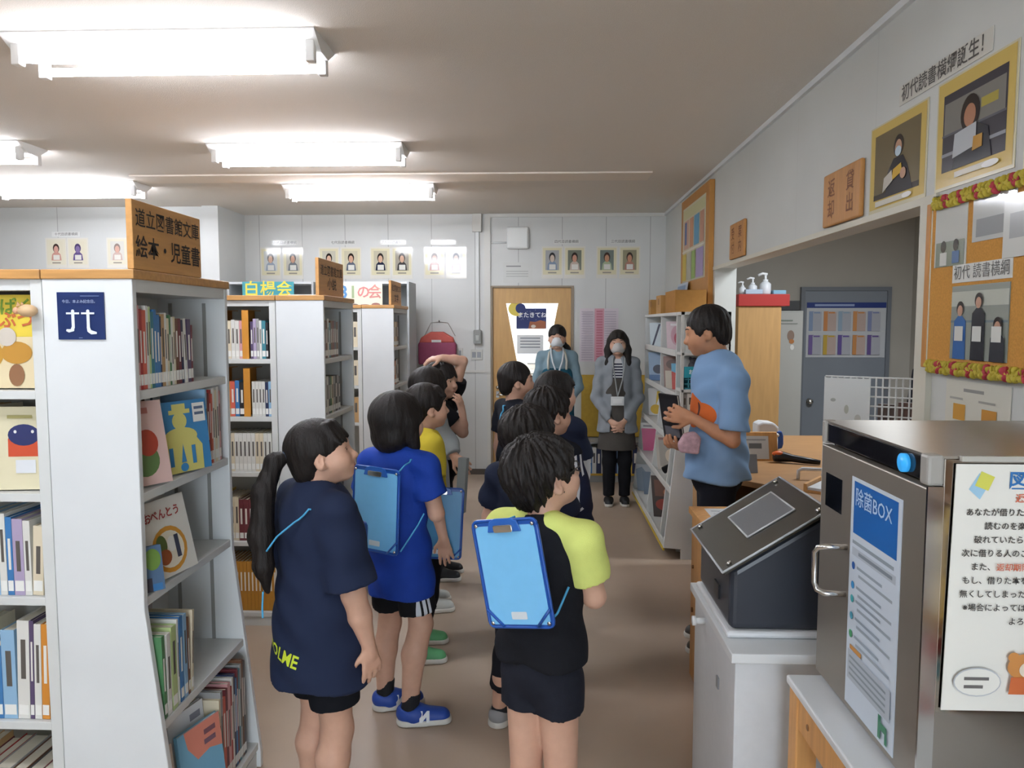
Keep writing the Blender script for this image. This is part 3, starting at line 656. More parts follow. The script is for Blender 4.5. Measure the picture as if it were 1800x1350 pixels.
# ---------------------------------------------------------------- things on the back wall
def laminated(label, o, right, up, w, h, kind, group, border='#d6cfae', gloss=.08):
    hair, skin, top, bg = kind
    shp = [('r', .0, .0, 1, 1, '#d9d6cc'), ('r', .06, .12, .94, .95, border), ('r', .18, .26, .82, .88, bg), ('p', [(.26, .26), (.74, .26), (.70, .46), (.58, .54), (.42, .54), (.30, .46)], top),
           ('e', .5, .66, .15, .15, hair), ('e', .5, .62, .105, .115, skin), ('r', .36, .28, .66, .44, '#d9d7cf'), ('r', .3, .16, .7, .2, '#8f8a80')]
    return sheet('photo_sheet', label, 'photo', o, right, up, w, h, '#d9d6cc', shp, group, th=.002, rough=.2, prough=gloss)
random.seed(11)
PH = [(-2.995, 'leftmost of the laminated photos on the back wall'), (-2.755, 'second laminated photo from the left on the back wall'), (-2.366, 'laminated photo just left of the middle wooden sign'), (-2.13, 'laminated photo just right of the middle wooden sign'),
      (-1.815, 'laminated photo of a person in a dark suit, above the cream sign'), (-1.585, 'laminated photo right of the dark suit one'), (-1.24, 'laminated photo above the left half of the pink wall bag'), (-1.01, 'laminated photo beside the grey conduit'),
      (.005, 'laminated photo above the right half of the wooden door'), (.24, 'laminated photo above the right jamb of the wooden door'), (.578, 'laminated photo above the pink sheet, left of its pair'), (.815, 'rightmost laminated photo on the back wall')]
KN = [('#2a2220', '#c9a48c', '#8f9aa8', '#c5c8c6'), ('#2a2220', '#b98f78', '#6b7076', '#b8b4a8'), ('#241d1c', '#c9a48c', '#3a3f55', '#bdb9a8'), ('#2a2220', '#c39a82', '#5a6270', '#c4bda4'),
      ('#241d1c', '#c9a48c', '#20263c', '#b9b29c'), ('#241d1c', '#c9a48c', '#3c3a3a', '#9c968a'), ('#6a5a58', '#c9a090', '#b88f88', '#cfcfcb'), ('#3a3a44', '#b99a8c', '#a58f90', '#c9cac6'),
      ('#1e1d22', '#c9b8a8', '#7a8aa0', '#9fa0a0'), ('#2e2422', '#c08f78', '#b9a99c', '#6f7468'), ('#3a2a22', '#b98a6c', '#a5b08f', '#6f7a74'), ('#3a2a22', '#c08c70', '#a8796a', '#8f8a70')]
for (x, lab), kd in zip(PH, KN):
    laminated(lab, (x, BY - .001, 2.095), (1, 0, 0), (0, 0, 1), .222, .335, kd, None)
for x, n_, nm in ((-2.86, '八', 'above the two leftmost photos'), (-2.24, '七', 'above the photos by the middle wooden sign'), (-1.7, '六', 'above the dark suit photo'), (-1.17, '五', 'above the photos over the pink wall bag'), (.13, '四', 'above the photos over the wooden door'), (.72, '三', 'above the rightmost photos')):
    sheet('caption_strip', f'white caption strip with small black lettering {nm}', 'caption', (x, BY - .001, 2.452), (1, 0, 0), (0, 0, 1), .27, .05, '#d6d7d3', [('t', n_ + '代目読書横綱', .5, .5, .036, '#4a4644')], th=.002, rough=.15)
sheet('notice_sheet', 'laminated white notice above the left half of the wooden door', 'notice', (-.40, BY - .001, 2.05), (1, 0, 0), (0, 0, 1), .31, .215, '#cfd0cc', [('r', .1, .78, .6, .84, '#8f9090')] + [('r', .1, .3 + .12 * i, .85, .34 + .12 * i, '#b0b1ae') for i in range(3)], th=.002, rough=.12)
for x, lab, kd in ((-4.93, 'laminated drawing of a face on the far left wall', ('#3a2a26', '#c9988a', '#c08f84', '#d8d2bc')), (-4.71, 'laminated drawing of a purple figure on the far left wall', ('#4a3c62', '#7a6a94', '#5c4c7c', '#d8d2bc')), (-4.31, 'laminated photo on the far left wall beside the tall wooden sign', ('#8a7a74', '#c9a090', '#c0a8a0', '#cfcdc6'))):
    laminated(lab, (x, 7.549, 2.17), (1, 0, 0), (0, 0, 1), .215, .30, kd, None, border='#d9d4c0')
sheet('caption_strip', 'white caption strip above the two drawings on the far left wall', 'caption', (-4.86, 7.549, 2.48), (1, 0, 0), (0, 0, 1), .29, .05, '#dcdddb', [('t', '十代目読書横綱', .5, .5, .034, '#5a5654')], th=.002, rough=.15)
# pink attendance sheets
sheet('printed_chart', 'white and pink printed chart on the wall between the two masked adults', 'chart', (.41, BY - .001, 1.22), (1, 0, 0), (0, 0, 1), .405, .56, '#d3c9cf',
      [('r', .385, 0, .63, 1, '#cf9aa6')] + [('r', .43, .03 + .05 * i, .59, .06 + .05 * i, '#b8707f') for i in range(19)] + [('r', .04 + .6 * j, .03 + .045 * i, .34 + .6 * j, .045 + .045 * i, '#b5aab5') for i in range(21) for j in range(2)])
# conduit, switch box, outlets
cd = thing('cable_conduit', 'white vertical cable conduit with a grey switch box left of the door', 'conduit', (-.67, BY - .02, 1.4))
M().box(-.686, -.654, BY - .025, BY, 1.55, 2.76).build('trunking', mat('#d6d8d6', .5), cd, bevel=.003)
M().box(-.725, -.625, BY - .05, BY, 2.58, 2.769).build('junction_box', mat('#cfcdc6', .5), cd, bevel=.006)
sb = M().box(-.715, -.629, BY - .06, BY, 1.405, 1.555).build('switch_box', mat('#8d8f8c', .45), cd, bevel=.012)
M().box(-.69, -.655, BY - .066, BY - .06, 1.44, 1.5).build('switch', mat('#b3b5b2', .4), sb, bevel=.003)
def plate(x0, x1, z0, z1, lab, n):
    r = thing('switch_plate', lab, 'switch', ((x0 + x1) / 2, BY - .005, z0))
    M().box(x0, x1, BY - .01, BY, z0, z1).build('plate', mat('#c6c6c0', .45), r, bevel=.003)
    w_ = (x1 - x0 - .02) / n
    for i in range(n): M().box(x0 + .012 + w_ * i, x0 + w_ * (i + 1), BY - .015, BY - .01, z0 + .025, z1 - .025).build('rocker', mat('#8e9296', .4), r, bevel=.002)
plate(-.745, -.62, 1.235, 1.345, 'grey double switch plate below the switch box', 2)
plate(-.885, -.83, 1.25, 1.36, 'narrow switch plate beside the pink wall bag', 1)
plate(-1.36, -1.315, 1.27, 1.38, 'tall beige wall plate left of the pink wall bag', 1)
# wireless access point
ap = thing('wall_speaker', 'rounded square white device on the wall above the door', 'wall device', (-.245, BY - .02, 2.4))
M().box(-.362, -.128, BY - .045, BY, 2.40, 2.635).build('housing', mat('#d9dbd8', .4), ap, bevel=.04, seg=5)
M().box(-.345, -.145, BY - .052, BY - .045, 2.417, 2.618).build('front_cover', mat('#e2e4e1', .35), ap, bevel=.003)
M().tube([(-.53, BY - .006, 2.468), (-.362, BY - .008, 2.472)], .009).build('cable', mat('#d0d2d0', .5), ap)
# pink wall bag on a string
bg = thing('wall_bag', 'pink and magenta bag with a white label hanging from a hook on the back wall', 'bag', (-1.095, BY - .06, 1.19))
M().prism([(-1.295, 1.19), (-.895, 1.19), (-.893, 1.40), (-.91, 1.43), (-1.285, 1.43), (-1.297, 1.40)], (0, BY - .11, 0), (1, 0, 0), (0, 0, 1), (0, .1, 0)).build('pocket', mat('#8f3f5c', .6, noise=.06), bg, bevel=.015)
M().prism([(-1.285, 1.42), (-.91, 1.42), (-.93, 1.475), (-1.03, 1.535), (-1.16, 1.535), (-1.265, 1.475)], (0, BY - .115, 0), (1, 0, 0), (0, 0, 1), (0, .1, 0)).build('flap', mat('#c05a50', .6, noise=.06), bg, bevel=.015)
M().box(-1.15, -1.05, BY - .119, BY - .1155, 1.425, 1.45).build('label', mat('#d8d8d8', .4), bg)
M().tube([(-1.24, BY - .03, 1.49), (-1.17, BY - .01, 1.63), (-1.08, BY - .012, 1.64), (-.99, BY - .01, 1.63), (-.91, BY - .03, 1.49)], .003, 6).build('string', mat('#9a958c', .7), bg)
M().tube([(-1.08, BY, 1.64), (-1.08, BY - .03, 1.64), (-1.08, BY - .035, 1.655)], .006, 6).build('hook', STEELD, bg)
# yellow board and low bookshelf behind the masked adults
tag(M().box(.43, 1.12, BY - .04, BY - .015, .42, 1.08).build('yellow_board', mat('#bd9c3e', .7, noise=.06), bevel=.004), 'mustard yellow board against the wall behind the masked adults', 'board')
lb = thing('low_bookshelf', 'low yellow edged bookshelf behind the masked adults', 'bookshelf', (.79, 7.95, 0))
M().box(.40, 1.18, 7.80, BY - .045, .0, .07).build('plinth', mat('#8f8f8c', .6), lb)
M().box(.40, 1.18, 7.79, BY - .045, .07, .09).build('shelf', mat('#c9a23e', .5), lb)
for x in (.40, 1.165): M().box(x, x + .015, 7.79, BY - .045, .09, .40).build('side_panel', mat('#b9b8b2', .5), lb)
M().box(.40, 1.18, 7.79, BY - .045, .40, .415).build('top_panel', mat('#8f9296', .5), lb)
fill((.42, 7.80, .0905), (0, -1), [('navy', .03, .26), ('white', .045, .27), ('blue', .03, .27), ('white', .04, .27), ('navy', .05, .26), ('white', .04, .27), ('blue', .035, .27), ('white', .05, .26), ('navy', .03, .27), ('light blue', .03, .26), ('white', .04, .27), ('navy', .05, .27), ('yellow', .03, .25), ('navy', .06, .27)],
     'in low bookshelf behind the masked adults', 'books in the low bookshelf behind the masked adults', d=.18, parts=False, sticker=False)

# ---------------------------------------------------------------- things on the right wall
def rsheet(name, label, cat, y_near, y_far, z0, z1, col, shapes=(), x=WX - .001, **k):
    """sheet on the right-hand wall (faces -x; the viewer's left end is the far end)"""
    return sheet(name, label, cat, (x, y_far, z0), (0, -1, 0), (0, 0, 1), y_far - y_near, z1 - z0, col, shapes, **k)
def wplate(y0, y1, z0, z1, cols, label):
    a = M().box(WX - .02, WX - .0005, y0, y1, z0, z1); o = a.build('wooden_plate', mat('#b57f42', .5, noise=.1, nscale=6, stretch=(1, 10, 1)), bevel=.008, seg=3); tag(o, label, 'sign')
    t = M(); n = len(cols)
    for i, body in enumerate(cols): t.text(body, .085, (WX - .02, y1 - (y1 - y0) * (i + .5) / n, z1 - .075), (0, -1, 0), (0, 0, 1), 0, thick=.0012, vert=True, bold=.001)
    t.build('lettering', mat('#7d4d28', .6), o)
wplate(3.19, 3.60, 2.052, 2.285, ['返却', '貸出'], 'larger wooden plate with faded lettering on the lintel, next to the yellow framed photo')
wplate(4.97, 5.34, 2.052, 2.285, ['受付', '案内'], 'smaller looking wooden plate on the far end of the lintel')
YB = '#cdb264'
rsheet('photo_sheet', 'yellow bordered photo of a masked person in a dark coat holding a yellow book', 'photo', 2.69, 3.14, 2.048, 2.378, '#cfc8a8',
       [('r', .02, .04, .98, .98, YB), ('r', .1, .14, .9, .88, '#6d6248'), ('r', .1, .14, .9, .2, '#3a3430'), ('p', [(.32, .14), (.8, .14), (.7, .42), (.62, .54), (.46, .54), (.36, .42)], '#23242c'), ('e', .54, .66, .085, .12, '#2a2220'), ('e', .54, .64, .06, .085, '#b48f78'), ('e', .54, .60, .055, .055, '#bcd0dc'),
        ('p', [(.44, .3), (.62, .36), (.60, .46), (.46, .42)], '#cfa83c'), ('p', [(.28, .2), (.46, .3), (.44, .42), (.30, .36)], '#c9c4b8'), ('e', .64, .34, .05, .06, '#b48f78'), ('r', .15, .06, .75, .12, '#d8d5c6'), ('e', .72, .09, .08, .03, '#f2f2ee')], th=.002, rough=.2, prough=.16)
rsheet('photo_sheet', 'yellow bordered photo of a long haired person holding a white certificate before bookshelves', 'photo', 2.2, 2.63, 2.048, 2.395, '#cfc8a8',
       [('r', .02, .03, .98, .98, YB), ('r', .1, .16, .9, .86, '#3c3b42'), ('r', .12, .5, .88, .78, '#7a7872'), ('r', .6, .6, .8, .68, '#a89a4a'), ('r', .1, .3, .9, .33, '#8f9298'), ('r', .1, .48, .9, .5, '#5b5c62'), ('p', [(.25, .16), (.75, .16), (.7, .42), (.55, .5), (.38, .46)], '#23262e'), ('e', .47, .6, .12, .16, '#241c1a'), ('e', .47, .58, .075, .1, '#a8785e'),
        ('p', [(.26, .26), (.56, .3), (.56, .5), (.28, .47)], '#b8bcc0'), ('p', [(.52, .26), (.64, .27), (.64, .38), (.53, .38)], '#b98a3c'), ('r', .3, .08, .75, .13, '#d8d5c6'), ('e', .75, .1, .1, .03, '#f0f0ec')], th=.002, rough=.2, prough=.16)
rsheet('photo_sheet', 'yellow bordered photo cut off by the right edge of the picture', 'photo', 1.72, 2.16, 2.03, 2.40, '#cfc8a8', [('r', .02, .03, .98, .98, YB), ('r', .12, .16, .9, .86, '#5a5650'), ('e', .5, .6, .1, .14, '#2a2220'), ('e', .5, .57, .07, .09, '#b48f78'), ('p', [(.3, .16), (.7, .16), (.62, .46), (.4, .46)], '#2f3a56')], th=.002, rough=.2, prough=.16)
rsheet('banner', 'long white banner with black brush lettering above the yellow bordered photos', 'banner', 2.33, 2.91, 2.405, 2.475, '#c9c7bd', [('t', '初代読書横綱誕生！', .51, .5, .062, '#4a4642', 'CENTER', .0008)], th=.002, rough=.4, pname='lettering')
# cork board with garlands
cb = thing('cork_board', 'cork notice board with a red and yellow garland on the near right wall', 'notice board', (WX - .01, 1.95, 1.48))
M().box(WX - .018, WX - .0005, 1.30, 2.63, 1.485, 2.005).build('cork', CORK, cb)
f = M(); f.box(WX - .024, WX - .0005, 2.605, 2.632, 1.475, 2.012); f.box(WX - .024, WX - .0005, 1.3, 2.605, 1.993, 2.012); f.box(WX - .024, WX - .0005, 1.3, 2.605, 1.475, 1.492)
f.build('frame', mat('#b57a34', .5), cb, bevel=.003)
random.seed(21)
def garland(z, nm):
    a = M(); y = 2.56; i = 0
    while y > 1.32:
        s = .022; c = 1 if i % 4 == 3 else 0
        for k in range(5):
            t = 2 * PI * k / 5 + random.random()
            R = Euler((random.uniform(-.6, .6), random.uniform(-.5, .5), t)).to_matrix()
            a.ball((WX - .033, y + .012 * math.cos(t), z + .013 * math.sin(t)), (.004, .013, .011), c, 8, 5, R)
        y -= s; i += 1
    return a.build('garland', [mat('#b9a83c', .7), mat('#b03a46', .7)], cb)
garland(2.003, 'top'); garland(1.482, 'bottom')
def people_pic(n):
    s = [('r', 0, 0, 1, 1, '#8b9088'), ('r', 0, .72, 1, .92, '#b5b8ac'), ('r', 0, .5, 1, .53, '#6f7a80')]
    for i, (u, c, h_) in enumerate(n): s += [('p', [(u - .12, 0), (u + .12, 0), (u + .11, h_ - .2), (u + .04, h_ - .13), (u - .04, h_ - .13), (u - .11, h_ - .2)], c), ('e', u, h_ - .03, .07, .1, '#2a2220'), ('e', u, h_ - .06, .05, .075, '#b98f78'), ('r', u - .09, .25, u + .07, .45, '#d2d2cc')]
    return s
rsheet('photo_sheet', 'photo of three people on the cork board under a white caption', 'photo', 2.16, 2.455, 1.512, 1.735, '#8b9088', people_pic([(.18, '#2f5f9c', .72), (.52, '#22242c', .82), (.86, '#2c2f36', .5)]), x=WX - .0185, th=.002, rough=.25)
rsheet('caption_strip', 'white caption with black brush lettering above the photo of three people', 'caption', 2.155, 2.46, 1.745, 1.80, '#d0d0ca', [('t', '初代 読書横綱', .5, .5, .046, '#4a4642')], x=WX - .0185, th=.002, rough=.3)
rsheet('photo_sheet', 'small laminated sheet with two people at the left of the cork board', 'photo', 2.39, 2.575, 1.80, 1.985, '#bfc0ba', [('r', .05, .0, .95, .42, '#7f877a'), ('e', .3, .34, .09, .1, '#2a2220'), ('r', .2, .02, .42, .24, '#c9cac6'), ('e', .7, .34, .08, .1, '#2a2220'), ('r', .6, .04, .82, .24, '#4f6f9c')], x=WX - .0185, th=.002, rough=.1, prough=.08)
rsheet('notice_sheet', 'grey laminated sheet at the top right of the cork board', 'notice', 2.15, 2.36, 1.86, 1.99, '#b9bab6', [('r', .1, .1, .8, .5, '#8d8f90')], x=WX - .0185, th=.002, rough=.1)
rsheet('notice_sheet', 'white sheet overlapping the right end of the cork board', 'notice', 1.9, 2.2, 1.80, 1.97, '#c6c7c2', [('r', .1, .3, .9, .7, '#a0a2a2')], x=WX - .0215, th=.002, rough=.15)
rsheet('notice_sheet', 'cream sheet with two orange squares below the cork board', 'notice', 2.16, 2.5, 1.28, 1.445, '#cfcdc0', [('r', .3, .8, .62, .86, '#8a8a86'), ('r', .14, .26, .34, .56, '#c08c2e'), ('r', .6, .26, .82, .54, '#b9822e'), ('r', .08, .64, .3, .68, '#a09f98'), ('r', .55, .64, .8, .68, '#a09f98'), ('r', .1, .1, .9, .13, '#b0afa8')], th=.002)
# poster board over the display rack
pb = thing('poster_board', 'tall wooden poster board high on the right wall above the display rack', 'notice board', (WX - .03, 6.45, 1.74))
M().box(WX - .04, WX - .0005, 5.9, 7.05, 1.74, 2.70).build('board', mat('#b57f3a', .5, noise=.08, nscale=6), pb, bevel=.004)
def rp(y0, y1, z0, z1, shapes, col, label, th=.0415):
    return sheet('poster', label, 'poster', (WX - .0405, y1, z0), (0, -1, 0), (0, 0, 1), y1 - y0, z1 - z0, col, shapes, th=.002)
rp(6.02, 6.95, 1.98, 2.62, [('r', .02, .84, .98, .97, '#c9c79a'), ('r', .06, .44, .3, .82, '#c9a28c'), ('r', .1, .5, .2, .8, '#5a6ea0'), ('r', .34, .44, .5, .82, '#c58f6a'), ('r', .54, .44, .76, .82, '#5f97b5'), ('r', .8, .44, .96, .82, '#b98a70'), ('r', .0, .4, 1, .42, '#e0ddd0'),
    ('r', .02, .02, .2, .38, '#c9b44a'), ('r', .24, .02, .44, .38, '#b8b6a4'), ('r', .46, .02, .62, .38, '#93b060'), ('r', .66, .02, .96, .38, '#a394bc')], '#cfc9b0', 'poster of coloured columns on the wooden poster board')
# ---------------------------------------------------------------- white display rack against the right wall
RK = thing('display_rack', 'white sloping display rack behind the adult in the light blue T-shirt', 'display rack', (1.08, 6.2, 0))
RW = mat('#d3d5d2', .45, noise=.03, nscale=5)
RT, RY0, RY1, RXB, EC = 1.70, 5.22, 7.02, 1.275, .18
def rx(z): return .945 if z > 1.02 else (.945 - .10 * (1.02 - z) / .94 if z > .08 else .845)
poly = [(RXB, 0), (.965, 0), (.965, .07), (.845, .08), (.945, 1.02), (.945, RT), (RXB, RT)]
low = [(RXB, 0), (.965, 0), (.965, .07), (.845, .08), (.945, 1.02), (RXB, 1.02)]
ydv = [RY0 + EC, 6.10, RY1 - .02]
M().prism(low, (0, RY0, 0), (1, 0, 0), (0, 0, 1), (0, .02, 0)).build('end_panel', WHITE, RK, bevel=.003)
for yy in ydv: M().prism(poly, (0, yy, 0), (1, 0, 0), (0, 0, 1), (0, .02, 0)).build('divider_panel', RW, RK, bevel=.002)
M().box(RXB - .012, RXB, RY0, RY1, 0, RT).build('back_panel', RW, RK)
M().box(.94, RXB, RY0 + EC, RY1, RT - .022, RT).build('top_panel', RW, RK, bevel=.002)
RSH = (1.415, 1.115, .80, .48, .11)
for z in RSH:
    y0 = RY0 + .02 if z < 1.02 else RY0 + EC + .02
    M().box(rx(z) + .004, RXB - .012, y0, RY1 - .02, z - .022, z).build('shelf', RW, RK, bevel=.002)
    M().box(rx(z) - .004, rx(z) + .008, y0, RY1 - .02, z - .024, z + .022).build('shelf_lip', RW, RK, bevel=.002)
M().box(.843, .855, RY0 + .01, RY1, .06, .082).build('yellow_edge', mat('#c9ae3c', .5), RK)
for z in (1.02, 1.175, 1.425): M().box(.95, RXB - .012, RY0, RY0 + EC, z - .02, z).build('end_shelf', RW, RK, bevel=.002)
M().box(RXB - .03, RXB, RY0, RY0 + .02, 1.02, RT).build('end_post', RW, RK); M().box(.945, .965, RY0, RY0 + .02, 1.02, RT).build('end_post', RW, RK)
M().box(.945, RXB, RY0, RY0 + EC, RT - .02, RT).build('end_top', RW, RK)
# books displayed face out; viewer looks towards +x, his right is -y
def rbook(cell, dx, dy, z, w, h, col, shapes, label, tilt=.12, sk=.28):
    r = Vector((1, -sk, 0)).normalized(); yd = (RY1 - .02) if cell else 6.10
    return cover_book(label, (rx(z) + dx, yd - dy, z + .001), r, (-sk * tilt, tilt, 1), w, h, col, shapes, .012)
rbook(1, .03, .10, 1.415, .16, .21, '#c9d6dc', [('p', [(.1, .05), (.2, .05), (.62, .95), (.5, .95)], '#1f2340'), ('r', .6, .5, .8, .7, '#6a7f94')], 'pale book with a black diagonal stripe, top shelf of the rack')
rbook(0, .03, .12, 1.415, .16, .22, '#d9c3c8', [('e', .5, .5, .3, .35, '#c99aa6'), ('e', .5, .4, .15, .2, '#b04a58'), ('r', .2, .85, .8, .93, '#f0e8ea')], 'glossy pink and white book on the top shelf of the rack')
rbook(1, .02, .14, 1.115, .18, .25, '#8fa9c4', [('e', .45, .4, .25, .16, '#2c3348'), ('r', 0, 0, 1, .2, '#4a6f9c')], 'pale blue book with a dark hat on the second rack shelf')
rbook(0, .02, .08, 1.115, .2, .25, '#8a6a60', [('r', .05, 0, .6, .55, '#c9bfae'), ('e', .4, .75, .3, .16, '#5a463e')], 'brown and cream book on the second shelf of the rack')
rbook(0, .06, .2, 1.115, .16, .20, '#5fa5c4', [('p', [(0, 0), (.5, 0), (.3, .6), (0, .7)], '#c4524a'), ('e', .65, .5, .2, .3, '#8fd0e0'), ('e', .55, .15, .2, .12, '#b9dbe6')], 'turquoise and red book on the second shelf of the rack')
rbook(1, .05, .10, .80, .16, .24, '#d8d9d6', [('e', .4, .22, .3, .18, '#d0aa2c'), ('p', [(.4, .35), (.75, .9), (.5, .9)], '#d9b83c')], 'white book with yellow flowers on the third shelf of the rack')
rbook(0, .04, .12, .80, .17, .22, '#b9c4d0', [('e', .5, .5, .2, .25, '#3c4a78')], 'pale book with a small navy figure on the third rack shelf')
rbook(1, .03, .12, .48, .21, .25, '#d5d6d2', [('r', .02, 0, .98, .8, '#b5366e'), ('p', [(.4, 0), (.98, 0), (.98, .7)], '#c98aa8'), ('r', .1, .86, .6, .92, '#8f8f92')], 'magenta and white book on the fourth shelf of the rack', .22)
rbook(0, .03, .12, .48, .22, .27, '#a9a196', [('r', .1, .1, .9, .9, '#8f8a80'), ('r', .1, .86, .9, .93, '#6f4a44'), ('e', .5, .4, .2, .2, '#c9b9a4')], 'grey brown book on the fourth shelf of the rack', .22)
rbook(1, .03, .10, .11, .18, .24, '#c4cbd0', [('p', [(0, .0), (.6, .0), (.6, .6), (.3, .9), (0, .8)], '#7f8f9f'), ('e', .8, .5, .15, .14, '#cfae3c')], 'pale book with a grey roof and yellow sun, bottom rack shelf', .22)
rbook(1, .07, .25, .11, .17, .2, '#5f6f80', [('e', .6, .6, .22, .2, '#d0b040'), ('e', .7, .3, .25, .25, '#d09a60')], 'slate book with yellow and orange shapes on the bottom rack shelf', .22)
rbook(0, .04, .14, .11, .22, .32, '#3f3632', [('r', .1, .5, .9, .9, '#6a4a3c'), ('e', .4, .3, .3, .14, '#8f3f34'), ('e', .6, .6, .2, .1, '#b0704a')], 'dark brown book on the bottom shelf of the rack', .22)
tag(M().tube([(.905, 5.62, .545), (.98, 5.58, .60), (1.04, 5.52, .70)], .02, 10, rs=[.028, .022, .028]).tube([(.975, 5.58, .495), (.98, 5.58, .60)], .012).build('black_bookstand', BLACKP), 'black three armed stand on the fourth shelf of the display rack', 'stand')
# end cubbies: basket, soft toy shape, books
bk = thing('basket', 'turquoise mesh basket with a banner on the end shelf of the display rack', 'basket', (1.08, 5.30, 1.1765))
a = M()
for i in range(9):
    x = .968 + .03 * i; a.box(x, x + .006, 5.235, 5.24, 1.18, 1.27)
for z in (1.18, 1.21, 1.24, 1.27): a.box(.968, 1.21, 5.235, 5.24, z, z + .006)
a.box(.968, .974, 5.235, 5.37, 1.1765, 1.276).box(1.205, 1.211, 5.235, 5.37, 1.1765, 1.276).box(.968, 1.211, 5.365, 5.37, 1.1765, 1.276).box(.968, 1.211, 5.235, 5.37, 1.1765, 1.181)
a.build('mesh', mat('#4fa8bc', .5), bk)
o = M().box(.968, 1.20, 5.222, 5.23, 1.255, 1.33).build('banner', mat('#2fa3b5', .5), bk)
picture(bk, (.968, 5.222, 1.255), (1, 0, 0), (0, 0, 1), .232, .075, [('t', 'おすすめ', .42, .5, .034, '#dff0f2', 'CENTER', .001)], 'banner_lettering')
tag(M().box(1.11, 1.19, 5.25, 5.29, 1.1815, 1.25).build('card_box', mat('#c9b79c', .6), bevel=.003), 'beige card box in the turquoise basket', 'box')
b = M(); b.ball((1.05, 5.305, 1.325), (.042, .04, .045)).ball((1.05, 5.305, 1.362), (.03, .03, .026)).ball((1.05, 5.305, 1.25), (.04, .04, .066))
for e in (-1, 1): b.ball((1.05 + .026 * e, 5.305, 1.382), (.011, .009, .012))
tag(b.build('soft_toy', mat('#3c3a40', .8)), 'dark soft toy standing in the turquoise basket', 'toy')
tag(M().box(1.105, 1.20, 5.27, 5.35, 1.278, 1.385).build('clear_case', mat('#a9acae', .2), bevel=.006), 'grey see-through case beside the dark soft toy', 'case')
cover_book('white booklet standing on the upper end shelf of the display rack', (.985, 5.25, 1.427), (1, 0, 0), (0, .05, 1), .14, .19, '#cfd0cc', [('r', .1, .1 + .14 * 0, .9, .9, '#bfc2c4')] + [('r', .15, .15 + .1 * i, .85, .18 + .1 * i, '#9a9da0') for i in range(7)])
cover_book('yellow booklet standing on the upper end shelf behind the head of the reading adult', (1.135, 5.25, 1.427), (1, 0, 0), (0, .05, 1), .12, .22, '#c9a23e', [('r', .1, .5, .9, .9, '#d8c48a')])
fill((.965, 5.245, 1.021), (0, -1), [('grey', .03, .12), ('white', .04, .125), ('tan', .04, .12), ('cream', .03, .12), ('grey', .04, .12), ('pink', .05, .125)], 'on the lowest end shelf of the display rack', 'small books on the lowest end shelf of the display rack', d=.1, parts=False, sticker=False)
# things on top of the rack
def wbox(x0, x1, y0, y1, h, lab):
    r = thing('wooden_box', lab, 'box', ((x0 + x1) / 2, (y0 + y1) / 2, RT)); z = RT + .0008
    a = M(); a.box(x0, x1, y0, y1, z, z + .008).box(x0, x0 + .01, y0, y1, z + .008, z + h).box(x1 - .01, x1, y0, y1, z + .008, z + h).box(x0 + .01, x1 - .01, y0, y0 + .01, z + .008, z + h).box(x0 + .01, x1 - .01, y1 - .01, y1, z + .008, z + h)
    a.build('body', mat('#b98a48', .55, noise=.1, nscale=8), r)
    t = M(); t.prism([(0, 0), (.06, .0), (.06, .05), (0, .05)], (x0 - .001, y1 - .1, z + h * .5), (0, -1, 0), (0, 0, 1), (.001, 0, 0)); t.build('mark', mat('#8f6230', .6), r)
wbox(.97, 1.12, 6.86, 7.0, .13, 'small wooden box at the far end on top of the display rack')
wbox(.97, 1.14, 6.30, 6.55, .15, 'larger wooden box on top of the display rack beside the blue frame')
pf = thing('framed_picture', 'pale blue frame standing on top of the display rack behind the wooden boxes', 'frame', (1.2, 6.9, RT))
M().obox((1.19, 7.0, RT + .001), (0, -.42, 0), (.04, 0, .27), (.014, 0, 0)).build('frame', mat('#b9c6d2', .4), pf, bevel=.003)
picture(pf, (1.19, 7.0, RT), (0, -1, 0), (.147, 0, .99), .42, .27, [('r', .05, .07, .95, .93, '#7f97b5'), ('e', .3, .4, .15, .2, '#b9c4c8'), ('e', .7, .5, .15, .2, '#5f7a9a')])
tag(M().box(.99, 1.22, 5.75, 6.2, RT + .0005, RT + .17).build('cardboard_box', mat('#a9783a', .8, noise=.06), bevel=.004), 'brown cardboard box on top of the display rack behind the reading adult', 'box')

# ---------------------------------------------------------------- low wooden counter at the near side of the man
lc = thing('low_counter', 'low pine counter with a white paper on top, beside the touch screen machine', 'counter', (1.0, 3.2, 0))
M().box(.68, 1.29, 2.74, 3.5, .755, .785).build('worktop', PINE, lc, bevel=.003)
M().box(.695, .715, 2.75, 3.49, 0, .755).build('side_panel', PINE, lc); M().box(.715, 1.28, 3.47, 3.49, 0, .755).build('back_panel', PINE, lc); M().box(1.26, 1.28, 2.75, 3.47, 0, .755).build('side_panel', PINE, lc)
k = M(); k.tube([(.696, 3.44, .32), (.688, 3.44, .32)], .011, 12); k.tube([(.696, 3.44, .52), (.688, 3.44, .52)], .008, 12); k.build('knot', mat('#7d5430', .6), lc)
sheet('paper_sheet', 'white printed paper lying on the low pine counter', 'paper', (.74, 3.22, .7855), (1, 0, 0), (0, 1, 0), .2, .23, '#d0d2d2', [('r', .1, .75, .9, .82, '#9aa0a6'), ('r', .1, .5, .9, .6, '#b0b5ba')], th=.001)

